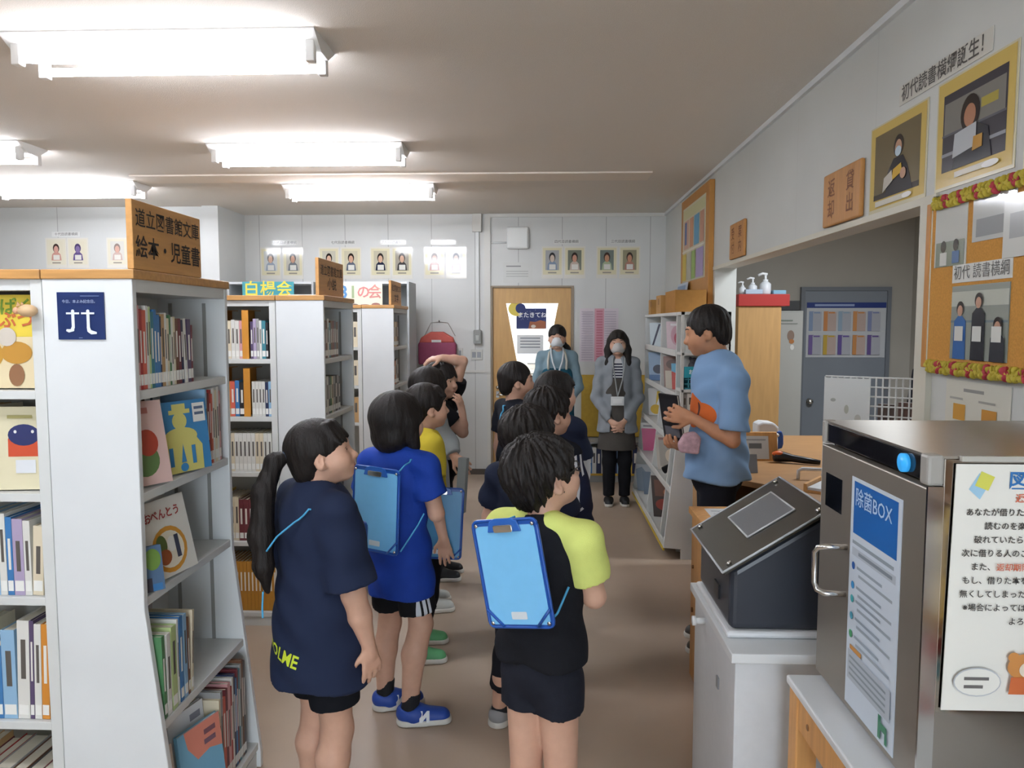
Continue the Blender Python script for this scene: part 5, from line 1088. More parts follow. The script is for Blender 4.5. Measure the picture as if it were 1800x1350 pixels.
class Person:
    def __init__(s, label, x, y, h, phi, hyaw=0., hpitch=0., hroll=0., adult=False, male=False, build=1., skin=SKINC, vs=.006, lean=0., hdx=0., hdy=0.):
        s.x, s.y, s.h, s.phi, s.vs = x, y, h, math.radians(phi), vs
        s.root = thing('person', label, 'person', (x, y, 0), -s.phi)
        s.adult = adult; s.hh = h * (.138 if adult else .162); s.s = s.hh / .21; s.g = h / 1.3 if not adult else h / 1.6
        s.skin = mat(skin, .5, spec=.3, noise=.05, nscale=25, bump=.08, bscale=250, sss=.06)
        s.R = rotm(hyaw - phi, hpitch, hroll)
        s.hc = V3(hdx, hdy + .012, h - .105 * s.s)
        s.zs = h * (.815 if adult else .790); s.sw = h * (.118 if male else .089 if adult else .094) * (1 + (build - 1) * .6)
        s.zh = h * (.50 if adult else .47); s.b = build
        s.cw = (.150 if male else .128) * s.g * build if adult else .112 * s.g * build
        s.SH = {e: V3(e * s.sw, -.005, s.zs) for e in (-1, 1)}
        s.HP = {e: V3(e * (.058 if adult else .049) * h / 1.3 * (1. if build < 1.1 else 1.12), 0, s.zh) for e in (-1, 1)}
        s.leg = {}; s.arm = {}
        for e in (-1, 1):
            s.legs(e, None)
            s.arms(e)
        s.fig = Fig()
    def L(s, p):
        """world point -> the figure's own coordinates"""
        dx, dy = p[0] - s.x, p[1] - s.y; c, n = math.cos(s.phi), math.sin(s.phi)
        return V3(dx * c - dy * n, dx * n + dy * c, p[2])
    def H(s, v): return s.hc + s.R @ (np.array(v, float) * s.s)
    def legs(s, e, foot=None, knee=None, toe=None, lift=0.):
        f = s.L((*foot, 0)) if foot is not None else V3(e * .056 * s.h / 1.3, -.02, 0)
        f[2] = .05 * s.g + lift
        t = unit(V3(math.sin(math.radians(toe) - s.phi), math.cos(math.radians(toe) - s.phi), 0)) if toe is not None else unit(V3(e * .18, 1, 0))
        k = s.L(knee) if knee is not None else (s.HP[e] * .46 + f * .54) + V3(0, .02, 0)
        s.leg[e] = (s.HP[e], k, f, t)
    def arms(s, e, elbow=None, wrist=None, hand=None, palm=None, curl=.35, sh=None):
        S = s.SH[e] if sh is None else s.L(sh)
        s.SH[e] = S
        la = .172 * s.h
        E = s.L(elbow) if elbow is not None else S + V3(e * .04, -.015, -la)
        W = s.L(wrist) if wrist is not None else E + V3(e * .01, .045, -.14 * s.h)
        D = unit(s.L(hand) - W) if hand is not None else unit(W - E)
        if palm is None: N = V3(-e, .2, 0)
        else:
            c, n = math.cos(s.phi), math.sin(s.phi); N = V3(palm[0] * c - palm[1] * n, palm[0] * n + palm[1] * c, palm[2])
        N = unit(N - D * (N @ D))
        s.arm[e] = (S, E, W, D, N, curl)
    def hand(s, e):
        f = s.fig; S, E, W, D, N, curl = s.arm[e]; hs = s.h * .108; T = np.cross(D, N) * (-e)   # towards the thumb
        q = hs / .17; r = .0088 * q + .001
        f.rc(W - D * .02, W + D * .03 * q, .019 * q, .024 * q, .012)
        Kn = []
        for i, o in enumerate((.030, .010, -.010, -.029)):
            a = W + D * .012 * q + T * o * .55 * q; k = W + D * (.078, .082, .078, .070)[i] * q + T * o * q * 1.02
            f.rc(a, k, .0125 * q, .0112 * q, .010); Kn.append(k)
        for i, (k, ln) in enumerate(zip(Kn, (.066, .074, .068, .053))):
            d = unit(D + T * (.12, .03, -.05, -.14)[i]); p = k
            for j, (fr, rr) in enumerate(((.45, 1.), (.32, .92), (.23, .8))):
                an = curl * (1. + .18 * i) * (.7, 1., .8)[j]; A = np.cross(d, N); A = unit(A)
                d = unit(d * math.cos(an) + N * math.sin(an)); N2 = unit(N - d * (N @ d)); N = N2 if j < 2 else N2
                p2 = p + d * ln * fr * q; f.rc(p, p2, r * rr, r * rr * .93, .004); p = p2
            N = s.arm[e][4]
        b = W + D * .022 * q + T * .024 * q; m = b + unit(D * .62 + T * .72 + N * .35) * .042 * q; t = m + unit(D * .86 + T * .30 + N * .4) * .034 * q
        f.rc(b, m, .0135 * q, .0105 * q, .008); f.rc(m, t, .0100 * q, .0080 * q, .004)
    def body(s, bare=True):
        f, h, g, b = s.fig, s.h, s.g, s.b
        zs, zh, sw = s.zs, s.zh, s.sw
        nb = V3(0, -.008, zs + .035 * g); 
        cw = s.cw
        f.rc(V3(0, 0, zs - .07 * g), V3(0, 0, zh + .14 * g), cw * .95, cw * .86, .05, sy=.72)
        f.rc(V3(-.03 * g, 0, zh + .04 * g), V3(.03 * g, 0, zh + .04 * g), cw * .70, cw * .70, .03, sy=.85)
        for e in (-1, 1):
            S, E, W, D, N, c = s.arm[e]
            f.rc(nb * V3(1, 1, 1) + V3(e * .02, 0, -.012), S, .042 * g, .040 * g, .03)
            f.rc(S, E, .040 * g * b, .031 * g * b, .02); f.rc(E, E + (W - E) * .4, .031 * g * b, .0305 * g * b, .012); f.rc(E + (W - E) * .4, W, .0305 * g * b, .0205 * g, .012)
            s.hand(e)
            Hh, K, A, T = s.leg[e]
            f.rc(Hh, K, .060 * g * b, .044 * g * b ** .5, .012); mid = K + (A - K) * .35 - V3(T[0], T[1], 0) * .012 * g
            f.rc(K, mid, .046 * g * b ** .5, .048 * g * b ** .5, .02); f.rc(mid, A, .047 * g * b ** .5, .030 * g, .02)
            f.rc(A - V3(0, 0, .02), A + T * .11 * g + V3(0, 0, -.028), .028 * g, .018 * g, .015)
        f.rc(nb - V3(0, 0, .02), s.H((0, -.022, -.045)), .047 * g * (1.12 if s.adult else 1.), .044 * s.s, .02)
        s.head(f)
        s.body_ob = f.build('body', s.skin, s.root, s.vs)
    def head(s, f):
        S_ = s.s; H = s.H; R = s.R
        E = lambda c, r, k=.02, Rr=None, sub=False: f.el(H(c), np.array(r) * S_, k * S_, R if Rr is None else R @ Rr, sub)
        E((0, -.012, .022), (.073, .089, .081)); E((0, .018, -.03), (.060, .066, .068), .03); E((0, .056, -.080), (.024, .020, .017), .03)
        for e in (-1, 1):
            E((e * .036, .046, -.032), (.028, .032, .030), .03)
            E((e * .031, .088, .002), (.017, .015, .0095), .012, sub=True)
            E((e * .030, .067, .0), (.0165, .0120, .0125), .006)
            Er = np.array(Euler((0, e * -.18, e * -.45)).to_matrix())
            E((e * .075, -.006, -.010), (.0085, .019, .030), .006, Er); E((e * .083, .002, -.008), (.007, .0105, .017), .005, Er, True); E((e * .072, .001, -.034), (.007, .010, .010), .006)
        E((0, .068, .020), (.045, .018, .012), .02)
        f.rc(H((0, .080, .0)), H((0, .096, -.028)), .0065 * S_, .0095 * S_, .012 * S_); E((0, .091, -.031), (.0155, .011, .0085), .010)
        E((0, .079, -.055), (.022, .010, .012), .012)
    def face(s, brows=True, mouth=True):
        a = None; S_ = s.s
        for e in (-1, 1):
            m = M(); 
            m.ball(s.H((e * .0305, .0705, .0)), (.0135 * S_, .0095 * S_, .0066 * S_), 0, 12, 8, Matrix(s.R.tolist()))
            m.ball(s.H((e * .0305 + .0, .0762, .0002)), (.0062 * S_, .0046 * S_, .0062 * S_), 1, 12, 8, Matrix(s.R.tolist()))
            m.tube([s.H((e * (.0305 + dx), yy, zz)) for dx, yy, zz in ((-.0145, .0745, -.001), (-.007, .0790, .0062), (.002, .0798, .0072), (.010, .0765, .0052), (.0155, .071, .0005))], .0016 * S_, 6, 2)
            m.build('eye', [mat('#d9d4cc', .3), mat('#1d1512', .15), mat('#1c1513', .6)], s.root, local=True)
            if brows:
                m = M(); m.tube([s.H((e * x, y, z)) for x, y, z in ((.016, .0845, .0225), (.028, .0835, .0265), (.040, .0770, .0260), (.048, .0700, .0220))], .0024 * S_, 6, rs=[.0018 * S_, .0028 * S_, .0024 * S_, .001 * S_]); m.build('eyebrow', mat('#241c18', .7), s.root, local=True)
        if mouth:
            m = M(); m.ball(s.H((0, .0838, -.052)), (.0195 * S_, .0062 * S_, .0042 * S_), 0, 12, 8, Matrix(s.R.tolist())); m.ball(s.H((0, .0842, -.0595)), (.0170 * S_, .0066 * S_, .0052 * S_), 0, 12, 8, Matrix(s.R.tolist()))
            m.build('lips', mat('#a8685c', .45), s.root, local=True)
    def hair(s, style, col='#1a1513', vol=1., mess=.0012, vs=None, fringe=True):
        f = Fig(); S_ = s.s; H = s.H; R = s.R
        def E(c, r, k=.02, sub=False, cap=None): f.el(H(c), np.array(r) * S_, k * S_, R, sub, cap)
        v = vol
        if style == 'short':
            E((0, -.016, .032), (.083 * v, .099 * v, .087 * v)); E((0, -.062, -.030), (.062, .042, .050), .03)
            for e in (-1, 1): E((e * .062, .012, .0), (.020, .030, .035), .02)
        elif style == 'bowl':
            E((0, -.016, .028), (.089 * v, .103 * v, .092 * v)); E((0, -.058, -.036), (.070, .048, .050), .03)
            for e in (-1, 1): E((e * .066, .004, -.01), (.024, .046, .045), .02)
        elif style == 'bob':
            E((0, -.018, .026), (.093 * v, .108 * v, .096 * v)); E((0, -.052, -.055), (.082, .066, .062), .03)
            for e in (-1, 1): f.rc(H((e * .072, -.006, .0)), H((e * .070, .010, -.092)), .034 * S_, .024 * S_, .02)
        elif style in ('pony', 'long'):
            E((0, -.018, .030), (.083 * v, .099 * v, .089 * v)); E((0, -.060, -.035), (.060, .046, .055), .03)
            if style == 'long':
                for e in (-1, 1):
                    pts = [(e * .066, -.005, .02), (e * .080, .002, -.06), (e * .084, .020, -.17), (e * .076, .050, -.30)]
                    for p, q, ra, rb in zip(pts, pts[1:], (.030, .034, .036), (.034, .034, .018)): f.rc(H(p), H(q), ra * S_, rb * S_, .03)
                f.rc(H((0, -.07, 0)), H((0, -.075, -.19)), .07 * S_, .055 * S_, .04, sy=.7)
        # the face is left free
        if style in ('short',): E((0, .108, -.035), (.067, .066, .084), .012, True); 
        elif style == 'bowl': E((0, .110, -.040), (.066, .064, .078), .012, True)
        elif style == 'bob': E((0, .112, -.045), (.060, .062, .083), .012, True)
        elif style == 'pony': E((0, .110, -.035), (.070, .068, .086), .012, True)
        else: E((0, .110, -.035), (.060, .064, .088), .012, True)
        if style in ('short', 'pony', 'bowl'):
            for e in (-1, 1): E((e * .092, .004, -.034), (.036, .034, .036 if style == 'bowl' else .042), .008, True)
            E((0, .0, -.125), (.12, .12, .055), .015, True)
        if fringe:
            rng = random.Random(int(s.h * 1e4) + int(abs(s.x) * 1e3)); n = 9
            drop = {'short': .052, 'bowl': .036, 'bob': .032, 'pony': .042, 'long': .052}[style]
            for i in range(n):
                u = (i / (n - 1) - .5) * 2
                if style == 'long': 
                    if abs(u) < .2: continue
                x = u * .058; y = .084 - .020 * u * u
                f.rc(H((x * .75, y - .030, .086)), H((x, y + .004, drop + .022 * abs(u) * (-1 if style != 'short' else -.4) + rng.uniform(-.006, .006))), .0125 * S_, .006 * S_, .010 * S_)
        Ri = R.T
        ph = random.Random(int(s.x * 1e4)).uniform(0, 6)
        def strands(G):
            q = ((G - s.hc) @ R) / S_
            an = np.arctan2(q[..., 0], q[..., 1] + .02)
            return (mess * np.sin(an * 17 + 22 * q[..., 2] + ph) * np.sin(q[..., 2] * 31 + an * 3 + ph) + mess * .5 * np.sin(an * 38 - 35 * q[..., 2] + 2 * ph)) * S_
        f.warp(strands, mess)
        return f.build('hair', hairm(col), s.root, vs or s.vs * .8)
    def tail(s, pts, rs, tie='#3a4658'):
        """ponytail through world points"""
        f = Fig(); P = [s.L(p) for p in pts]
        for a, b, ra, rb in zip(P, P[1:], rs, rs[1:]): f.rc(a, b, ra, rb, .02)
        f.warp(lambda G: .0012 * np.sin(G[..., 0] * 260 + 20 * G[..., 2]) + .001 * np.sin(G[..., 1] * 330 - 15 * G[..., 2]), .003)
        f.build('ponytail', hairm(), s.root, s.vs * .75)
        m = M(); d = unit(P[1] - P[0]); m.tube([P[0] - d * .008, P[0] + d * .008], rs[0] * 1.15, 14); m.build('hair_tie', mat(tie, .6), s.root, local=True)
    def shirt(s, m, hem, ease=.016, slv=.62, slv_m=None, hemr=None, name='shirt', slr=1.25, wr=.004, vs=None, neck=1.15, raglan=False, open_front=False, slv_open=0.):
        """tee or long sleeves: slv is the sleeve length along the arm (1 = elbow, 2 = wrist)"""
        f = Fig(); g, b = s.g, s.b; zs, zh = s.zs, s.zh; cw = s.cw
        nb = V3(0, -.008, zs + .035 * g); hr = hemr or cw * 1.02
        f.rc(V3(0, 0, zs - .055 * g), V3(0, 0, zh + .13 * g), cw * .97 + ease, cw * .90 + ease, .05, sy=.74)
        f.rc(V3(0, 0, zh + .14 * g), V3(0, 0, hem - .05), cw * .90 + ease, hr + ease, .02, sy=.86, cap=[((0, 0, hem), (0, 0, -1))])
        for e in (-1, 1): f.rc(nb + V3(e * .022, 0, -.012), s.SH[e] + V3(0, 0, .002), .044 * g + ease * .5, .043 * g + ease * .6, .03)
        sl = {}
        for e in (-1, 1):
            S, E, W, D, N, c = s.arm[e]
            q = f if slv_m is None else Fig()
            t1 = min(slv, 1.); P = S + (E - S) * t1; d = unit(E - S); r0 = .043 * g * b + ease * .6; r1 = (.040 * g * b * slr + ease * .5)
            if raglan and slv_m is not None: q.rc(nb + V3(e * .040, -.004, -.004), S + V3(e * .004, 0, .004), .042 * g + ease * .5, .043 * g + ease * .6, .02)
            if slv <= 1.: q.rc(S, P + d * .03, r0 + (.004 if slv_m is not None else 0), r1, .025, cap=[(P, d)])
            else:
                q.rc(S, E, r0, .036 * g * b + ease * .7, .025)
                t2 = slv - 1; P2 = E + (W - E) * t2; d2 = unit(W - E); q.rc(E, P2 + d2 * .03, .036 * g * b + ease * .7, .026 * g + ease * .6, .02, cap=[(P2, d2)])
            sl[e] = q
        for e in (-1, 1):
            Hh, K, A, T = s.leg[e]
            f.rc(Hh + V3(0, 0, .09 * g), Hh + (K - Hh) * min(1., (Hh[2] - hem + .04) / max(Hh[2] - K[2], .01)), (.066 if s.adult else .0625) * g * b + ease, (.062 if s.adult else .061) * g * b + ease, .04, cap=[((0, 0, hem), (0, 0, -1))])
        # neck opening
        nd = unit(s.H((0, -.022, -.045)) - nb); f.rc(nb + nd * .004 + V3(0, .008, 0), nb + nd * .12 + V3(0, .02, 0), .043 * g * neck, .062 * g * neck, .006, sub=True)
        if open_front: f.rc(V3(0, cw * .9, zs + .05), V3(0, cw * 1.05, hem - .1), .052 * g, .085 * g, .01, sx=.8, sy=1.2, sub=True)
        fr = random.Random(int(s.x * 1e3) + 5); p1, p2, p3 = (fr.uniform(0, 6) for _ in range(3))
        def folds(G):
            return wr * (np.sin(G[..., 0] * 26 + G[..., 2] * 17 + p1) * np.sin(G[..., 2] * 31 - G[..., 1] * 22 + p2) + .6 * np.sin(G[..., 2] * 52 + G[..., 0] * 37 + p3))
        f.warp(folds, wr)
        f.build(name, m, s.root, vs or s.vs)
        if slv_m is not None:
            for e in (-1, 1): sl[e].warp(folds, wr).build('sleeve', slv_m, s.root, vs or s.vs)
    def pants(s, m, hem, ease=.012, top=None, name='shorts', flare=1.15, wr=.003):
        """hem: height of the leg openings"""
        f = Fig(); g, b = s.g, s.b; zh = s.zh; cw = s.cw; top = top or zh + .13 * g
        f.rc(V3(0, 0, zh + .045 * g), V3(0, 0, top), cw * .90 + ease, cw * .86 + ease * .5, .02, sy=.80, cap=[((0, 0, top), (0, 0, 1))])
        for e in (-1, 1):
            Hh, K, A, T = s.leg[e]
            if hem > K[2]:
                t = (Hh[2] - hem) / max(Hh[2] - K[2], .01); P = Hh + (K - Hh) * t; d = unit(K - Hh)
                f.rc(Hh + V3(0, 0, .02), P + d * .04, .061 * g * b + ease, (.052 * g * b ** .5 + ease) * flare, .010, cap=[(P, d)])
            else:
                f.rc(Hh, K, (.068 if s.adult else .061) * g * b + ease, .050 * g * b ** .5 + ease, .012)
                t = (K[2] - hem) / max(K[2] - A[2], .01); P = K + (A - K) * t; d = unit(A - K)
                f.rc(K, P + d * .04, .050 * g * b ** .5 + ease, (.038 * g + ease) * flare, .02, cap=[(P, d)])
        p1 = s.x * 9
        f.warp(lambda G: wr * np.sin(G[..., 2] * 34 + G[..., 0] * 25 + p1) * np.sin(G[..., 0] * 29 - G[..., 1] * 24), wr)
        return f.build(name, m, s.root, s.vs)
    def shoes(s, m, sole, ln=None, sock=None, sock_h=.09, logo=None):
        g = s.g
        for e in (-1, 1):
            Hh, K, A, T = s.leg[e]; z0 = A[2] - .05 * g; ln_ = (ln or .205 * g)
            hl = A - T * .05 * g; hl = V3(hl[0], hl[1], z0); to = hl + T * ln_; sd = V3(T[1], -T[0], 0)
            f = Fig()
            f.rc(hl + T * .035 * g + V3(0, 0, .045 * g), hl + T * .07 * g + V3(0, 0, .04 * g), .038 * g, .040 * g, .02); f.rc(hl + T * .07 * g + V3(0, 0, .035 * g), to - T * .042 * g + V3(0, 0, .024 * g), .040 * g, .034 * g, .025)
            f.rc(A + V3(0, 0, .03 * g), A + V3(0, 0, .12 * g), .034 * g, .034 * g, .01, sub=True)
            f.cut((0, 0, z0 + .016), (0, 0, -1))
            sh = f.build('shoe', m, s.root, s.vs * .8)
            q = Fig(); q.rc(hl + T * .040 * g + V3(0, 0, .012), hl + T * .10 * g + V3(0, 0, .012), .042 * g, .040 * g, .02); q.rc(hl + T * .10 * g + V3(0, 0, .012), to - T * .040 * g + V3(0, 0, .012), .040 * g, .038 * g, .02)
            q.cut((0, 0, z0 + .026), (0, 0, 1)); q.cut((0, 0, z0 + .001), (0, 0, -1))
            so = q.build('sole', sole, s.root, s.vs * .8); so.parent = sh
            if logo:
                c = hl + T * ln_ * .5 + sd * (.0405 * g) + V3(0, 0, .042 * g)
                mm = M(); mm.text(logo[0], .05 * g, c + sd * .002, -T * 1., V3(0, 0, 1) - sd * .45, 0, bold=.004); mm2 = mm.build('logo', mat(logo[1], .5), s.root, local=True); mm2.parent = sh
            if sock:
                q = Fig(); u = unit(K - A); q.rc(A - V3(0, 0, .01), A + u * sock_h * 1.3, .035 * g, .036 * g, .01, cap=[(A + u * sock_h, u)]); q.build('sock', sock, s.root, s.vs * .8)
    def mask(s, m):
        f = Fig(); H = s.H; S_ = s.s
        f.el(H((0, .024, -.040)), V3(.066, .076, .060) * S_, .02, s.R); f.el(H((0, .074, -.036)), V3(.029, .037, .042) * S_, .02 * S_, s.R)
        f.el(H((0, -.06, -.04)), V3(.12, .095, .12) * S_, .004, s.R, sub=True)
        f.cut(H((0, 0, -.010)), s.R @ V3(0, -.25, 1)); f.cut(H((0, 0, -.100)), s.R @ V3(0, .3, -1))
        mk = f.build('face_mask', m, s.root, s.vs * .7)
        for e in (-1, 1):
            t = M(); t.tube([s.H((e * .062, .030, -.02)), s.H((e * .077, -.002, .012)), s.H((e * .080, -.02, -.01)), s.H((e * .064, .028, -.065))], .0016 * S_, 5)
            q = t.build('ear_loop', mat('#d9dad8', .6), s.root, local=True); q.parent = mk
    def glasses(s, col='#2a2624'):
        m = M(); H = s.H; r = .0016 * s.s
        for e in (-1, 1):
            m.tube([H((e * (.032 + .021 * math.cos(2 * PI * i / 16)), .092 - .006 * abs(math.cos(2 * PI * i / 16)), -.002 + .015 * math.sin(2 * PI * i / 16))) for i in range(17)], r * 1.3, 6)
            m.tube([H((e * .053, .086, .004)), H((e * .072, .05, .006)), H((e * .079, .0, .002))], r * 1.3, 6)
        m.tube([H((-.011, .093, .002)), H((.011, .093, .002))], r, 6)
        m.build('glasses', mat(col, .3), s.root, local=True)

def cling(p, path, off=.0065, n=12, parts=('shirt', 'body', 'sleeve', 'cardigan', 'apron', 'tunic')):
    """a cord laid over a figure: every point that would sink into the clothes is moved onto them"""
    from mathutils.bvhtree import BVHTree
    V = []; Q = []
    for c in p.root.children:
        if c.type == 'MESH' and c.name.split('.')[0] in parts:
            k = len(V); V += [v.co.copy() for v in c.data.vertices]; Q += [tuple(i + k for i in q.vertices) for q in c.data.polygons]
    t = BVHTree.FromPolygons(V, Q); out = []; c_, s_ = math.cos(p.phi), math.sin(p.phi)
    dense = [Vector(a).lerp(Vector(b), i / n) for a, b in zip(path, path[1:]) for i in range(n)] + [Vector(path[-1])]
    def push(pts):
        res = []
        for w in pts:
            q = Vector(p.L(w))
            for _ in range(4):
                h, nn, _i, d = t.find_nearest(q)
                if h is not None and d < .08 and (q - h).dot(nn) < off: q = h + nn * (off + .0015)
            res.append(Vector((p.x + q.x * c_ + q.y * s_, p.y - q.x * s_ + q.y * c_, q.z)))
        return res
    out = push(dense)
    out = [out[0]] + [(out[i - 1] + out[i] * 2 + out[i + 1]) / 4 for i in range(1, len(out) - 1)] + [out[-1]]
    return push(out)

BLUE = mat('#4f9fd6', .35, noise=.02); BLUED = mat('#1f4f9f', .3); CORD = mat('#4aa0cc', .6)
def clipboard(label, c, right, up, w, h, cord=None, who=None, corners=True, sheet_col='#79bdea', cover=True):
    """sketching clipboard: c = centre, facing right x up; cord = list of world paths"""
    r = Vector(right).normalized(); u = Vector(up); u = (u - r * u.dot(r)).normalized(); n = r.cross(u); c = Vector(c); o = c - r * w / 2 - u * h / 2
    t = thing('clipboard', label, 'clipboard', c)
    P = lambda x, y, z=0.: o + r * x + u * y + n * z
    def rr(w0, h0, rad, x0=0., y0=0.):
        pts = []
        for cx, cy, a0 in ((w0 - rad, h0 - rad, 0), (rad, h0 - rad, 90), (rad, rad, 180), (w0 - rad, rad, 270)):
            pts += [(x0 + cx + rad * math.cos(math.radians(a0 + a)), y0 + cy + rad * math.sin(math.radians(a0 + a))) for a in (0, 30, 60, 90)]
        return pts
    M().prism(rr(w, h, .016), o, r, u, n * .004).build('board', BLUED, t)
    m = M(); ring = rr(w, h, .016)
    m.tube([P(*p, .003) for p in ring + ring[:1]], .0042, 6); m.build('rim', BLUED, t)
    if cover: 
        m = M(); m.prism(rr(w - .016, h - .022, .010, .008, .008), o + n * .0045, r, u, n * .0015).build('cover_sheet', mat(sheet_col, .3, noise=.02), t)
        g = M()
        for i in range(1, 12): g.box(0, 0, 0, 0, 0, 0) if False else None
    m = M(); m.prism([(w * .24, h - .030), (w * .76, h - .030), (w * .72, h - .002), (w * .62, h + .006), (w * .38, h + .006), (w * .28, h - .002)], o + n * .006, r, u, n * .005); m.build('clip_base', mat('#2a5fb0', .25), t, bevel=.002)
    m = M(); m.prism(rr(w * .30, .020, .006, w * .35, h - .030), o + n * .011, r, u, n * .006).build('clip', CHROME, t, bevel=.002)
    m = M(); m.prism(rr(w * .24, .020, .003, w * .38, .022), o + n * .0062, r, u, n * .001).build('name_sticker', mat('#cfd6dc', .4), t)
    if corners:
        for sx in (0, 1):
            m = M(); a = w * sx; d = -1 if sx else 1
            m.tube([P(a + d * .002, .05, .008), P(a + d * .045, .003, .008)], .004, 6); m.build('corner_band', BLUED, t)
            for yy in (.012, h - .012): 
                m = M(); m.tube([P(a + d * .012, yy, .005), P(a + d * .012, yy, .009)], .005, 10); m.build('rivet', CHROME, t)
    if cord:
        m = M()
        for path in cord: m.tube(cling(who, path) if who else path, .0032, 6)
        m.build('cord', CORD, t)
    return t
WHT = mat('#d3d4d2', .5); SOLEW = mat('#cfcdc6', .5)
# 1 girl with the ponytail
p = Person('child in a navy T-shirt with neon yellow lettering, next to the nearest bookcase', -.715, 2.40, 1.31, 48, 80, 14, build=1.22, vs=.0055, hdx=.0, hdy=.01)
p.arms(1, (-.578, 2.300, .785), (-.535, 2.315, .610), (-.522, 2.32, .5), palm=(-.6, .75, 0), curl=.28)
p.arms(-1, (-.825, 2.505, .79), (-.815, 2.54, .60))
p.legs(1, (-.665, 2.36)); p.legs(-1, (-.775, 2.47))
p.body(); p.face(); p.hair('pony')
p.tail([(-.800, 2.375, 1.205), (-.838, 2.36, 1.185), (-.866, 2.335, 1.09), (-.868, 2.315, .96), (-.858, 2.30, .87), (-.845, 2.295, .79)], [.016, .027, .034, .037, .030, .008])
p.shirt(spots('#1f2840', []), .485, .026, .86, slr=1.42, hemr=.162)
def decal(p, garment, body, size, c, nrm, right, up, col, name='lettering', bold=0., sx=1.):
    """lettering laid on the cloth: each point is pushed along -nrm until it meets the garment"""
    from mathutils.bvhtree import BVHTree
    me = garment.data; t = BVHTree.FromPolygons([v.co.copy() for v in me.vertices], [tuple(q.vertices) for q in me.polygons])
    cc = Vector(p.L(c)); k = lambda v: Vector((v[0] * math.cos(p.phi) - v[1] * math.sin(p.phi), v[0] * math.sin(p.phi) + v[1] * math.cos(p.phi), v[2]))
    n = k(nrm).normalized(); m = M(); m.text(body, size, cc, k(right), k(up), 0, bold=bold, sx=sx); out = []
    for v in m.v:
        h = t.ray_cast(Vector(v) + n * .4, -n)[0]
        out.append(tuple(h + n * .003) if h is not None else v)
    m.v = out; return m.build(name, mat(col, .7), p.root, local=True)
sh_ = [c for c in p.root.children if c.name.startswith('shirt')][0]
decal(p, sh_, 'VOLME', .052, (-.822, 2.26, .597), (-.45, -.89, 0), (.88, -.45, -.16), (.12, -.06, 1), '#c6d838', bold=.0012, sx=1.0)
p.pants(cloth('#17191f'), .405, .014, flare=1.1); p.shoes(mat('#5a6478', .6), SOLEW, sock=WHT)
GIRL = p
# 2 boy with glasses and the yellow sleeves
p = Person('child in glasses and a black T-shirt with neon yellow sleeves', .005, 2.10, 1.305, 27, 62, 17, vs=.0055, build=1.0)
p.arms(1, (.148, 2.06, .875), (.13, 2.20, .89), (.10, 2.26, .92)); p.arms(-1, (-.125, 2.20, .87), (-.06, 2.32, .90), (.0, 2.34, .93))
p.legs(1, (.058, 2.075)); p.legs(-1, (-.055, 2.105))
p.body(); p.face(); p.hair('short', vol=1.07, mess=.006); p.glasses()
p.shirt(cloth('#1a1b20'), .695, .018, .66, slv_m=cloth('#d3dc7c'), slr=1.24, raglan=True, hemr=.098)
p.pants(cloth('#20222b'), .545, .013, flare=1.1); p.shoes(mat('#4a4f58', .6), SOLEW, sock=WHT)
clipboard('light blue clipboard with blue rim on the back of the child with neon yellow sleeves', (-.070, 1.945, .975), (.895, -.41, .17), (-.20, .04, .97), .188, .285,
          who=p, cord=[[(.012, 1.92, .845), (.045, 1.945, .87), (.075, 1.975, .93)], [(-.125, 1.985, 1.09), (-.10, 2.03, 1.09), (-.07, 2.06, 1.095)]])
# 3 child in royal blue
p = Person('child in a royal blue T-shirt and black shorts with white stripes', -.575, 3.05, 1.335, 22, 42, 4, vs=.006)
p.arms(1, (-.415, 3.0, .865), (-.46, 3.15, .92), (-.50, 3.22, .96)); p.arms(-1, (-.735, 3.12, .86), (-.66, 3.24, .93), (-.60, 3.27, .96))
p.legs(1, (-.53, 2.99), (-.485, 3.03, .40), 82); p.legs(-1, (-.655, 3.11), (-.635, 3.14, .36), 70)
p.body(); p.face(); p.hair('bob', vol=1.04)
p.shirt(cloth('#1f3f9a', .7), .525, .016, .62, slr=1.5, hemr=.106)
c_ = p.L((-.445, 2.965, .47)); 
p.pants(spots('#15161a', [('#c9ced6', (c_[0] + .01, c_[1] + d, .47), (.05, .0062, .075), 'b') for d in (-.024, -.004, .016)]), .455, .010, flare=1.2)
p.shoes(mat('#24469a', .5), SOLEW, sock=mat('#17181c', .8), sock_h=.075, ln=.225, logo=('N', '#d6dade'))
clipboard('light blue clipboard hanging on the back of the child in royal blue', (-.634, 2.895, .905), (.90, -.42, -.03), (.01, .02, 1), .215, .325,
          who=p, cord=[[(-.545, 2.865, 1.05), (-.525, 2.91, 1.075), (-.50, 2.97, 1.085)], [(-.535, 2.86, .75), (-.475, 2.905, .84), (-.452, 2.92, .885)]])
# 4 child in yellow
p = Person('child in a yellow T-shirt holding a blue clipboard at the side', -.562, 3.70, 1.322, 66, 66, 4, vs=.006)
p.arms(1, (-.50, 3.515, .82), (-.448, 3.470, .63), (-.43, 3.462, .5), palm=(0, 1, 0), curl=.15)
p.legs(1, (-.60, 3.56), None, 88); p.legs(-1, (-.62, 3.78), None, 88)
p.body(); p.face(); p.hair('short', vol=1.02)
p.shirt(cloth('#cdb93e'), .66, .020, .64, slr=1.5)
p.pants(cloth('#17181c'), .20, .012, name='trousers', flare=1.05); p.shoes(mat('#5aa06c', .5), SOLEW, sock=mat('#b9bcc0', .8))
clipboard('blue clipboard held at the right side by the child in yellow', (-.475, 3.535, .685), (.98, .06, -.05), (.03, .03, 1), .215, .335, sheet_col='#4f94c4')
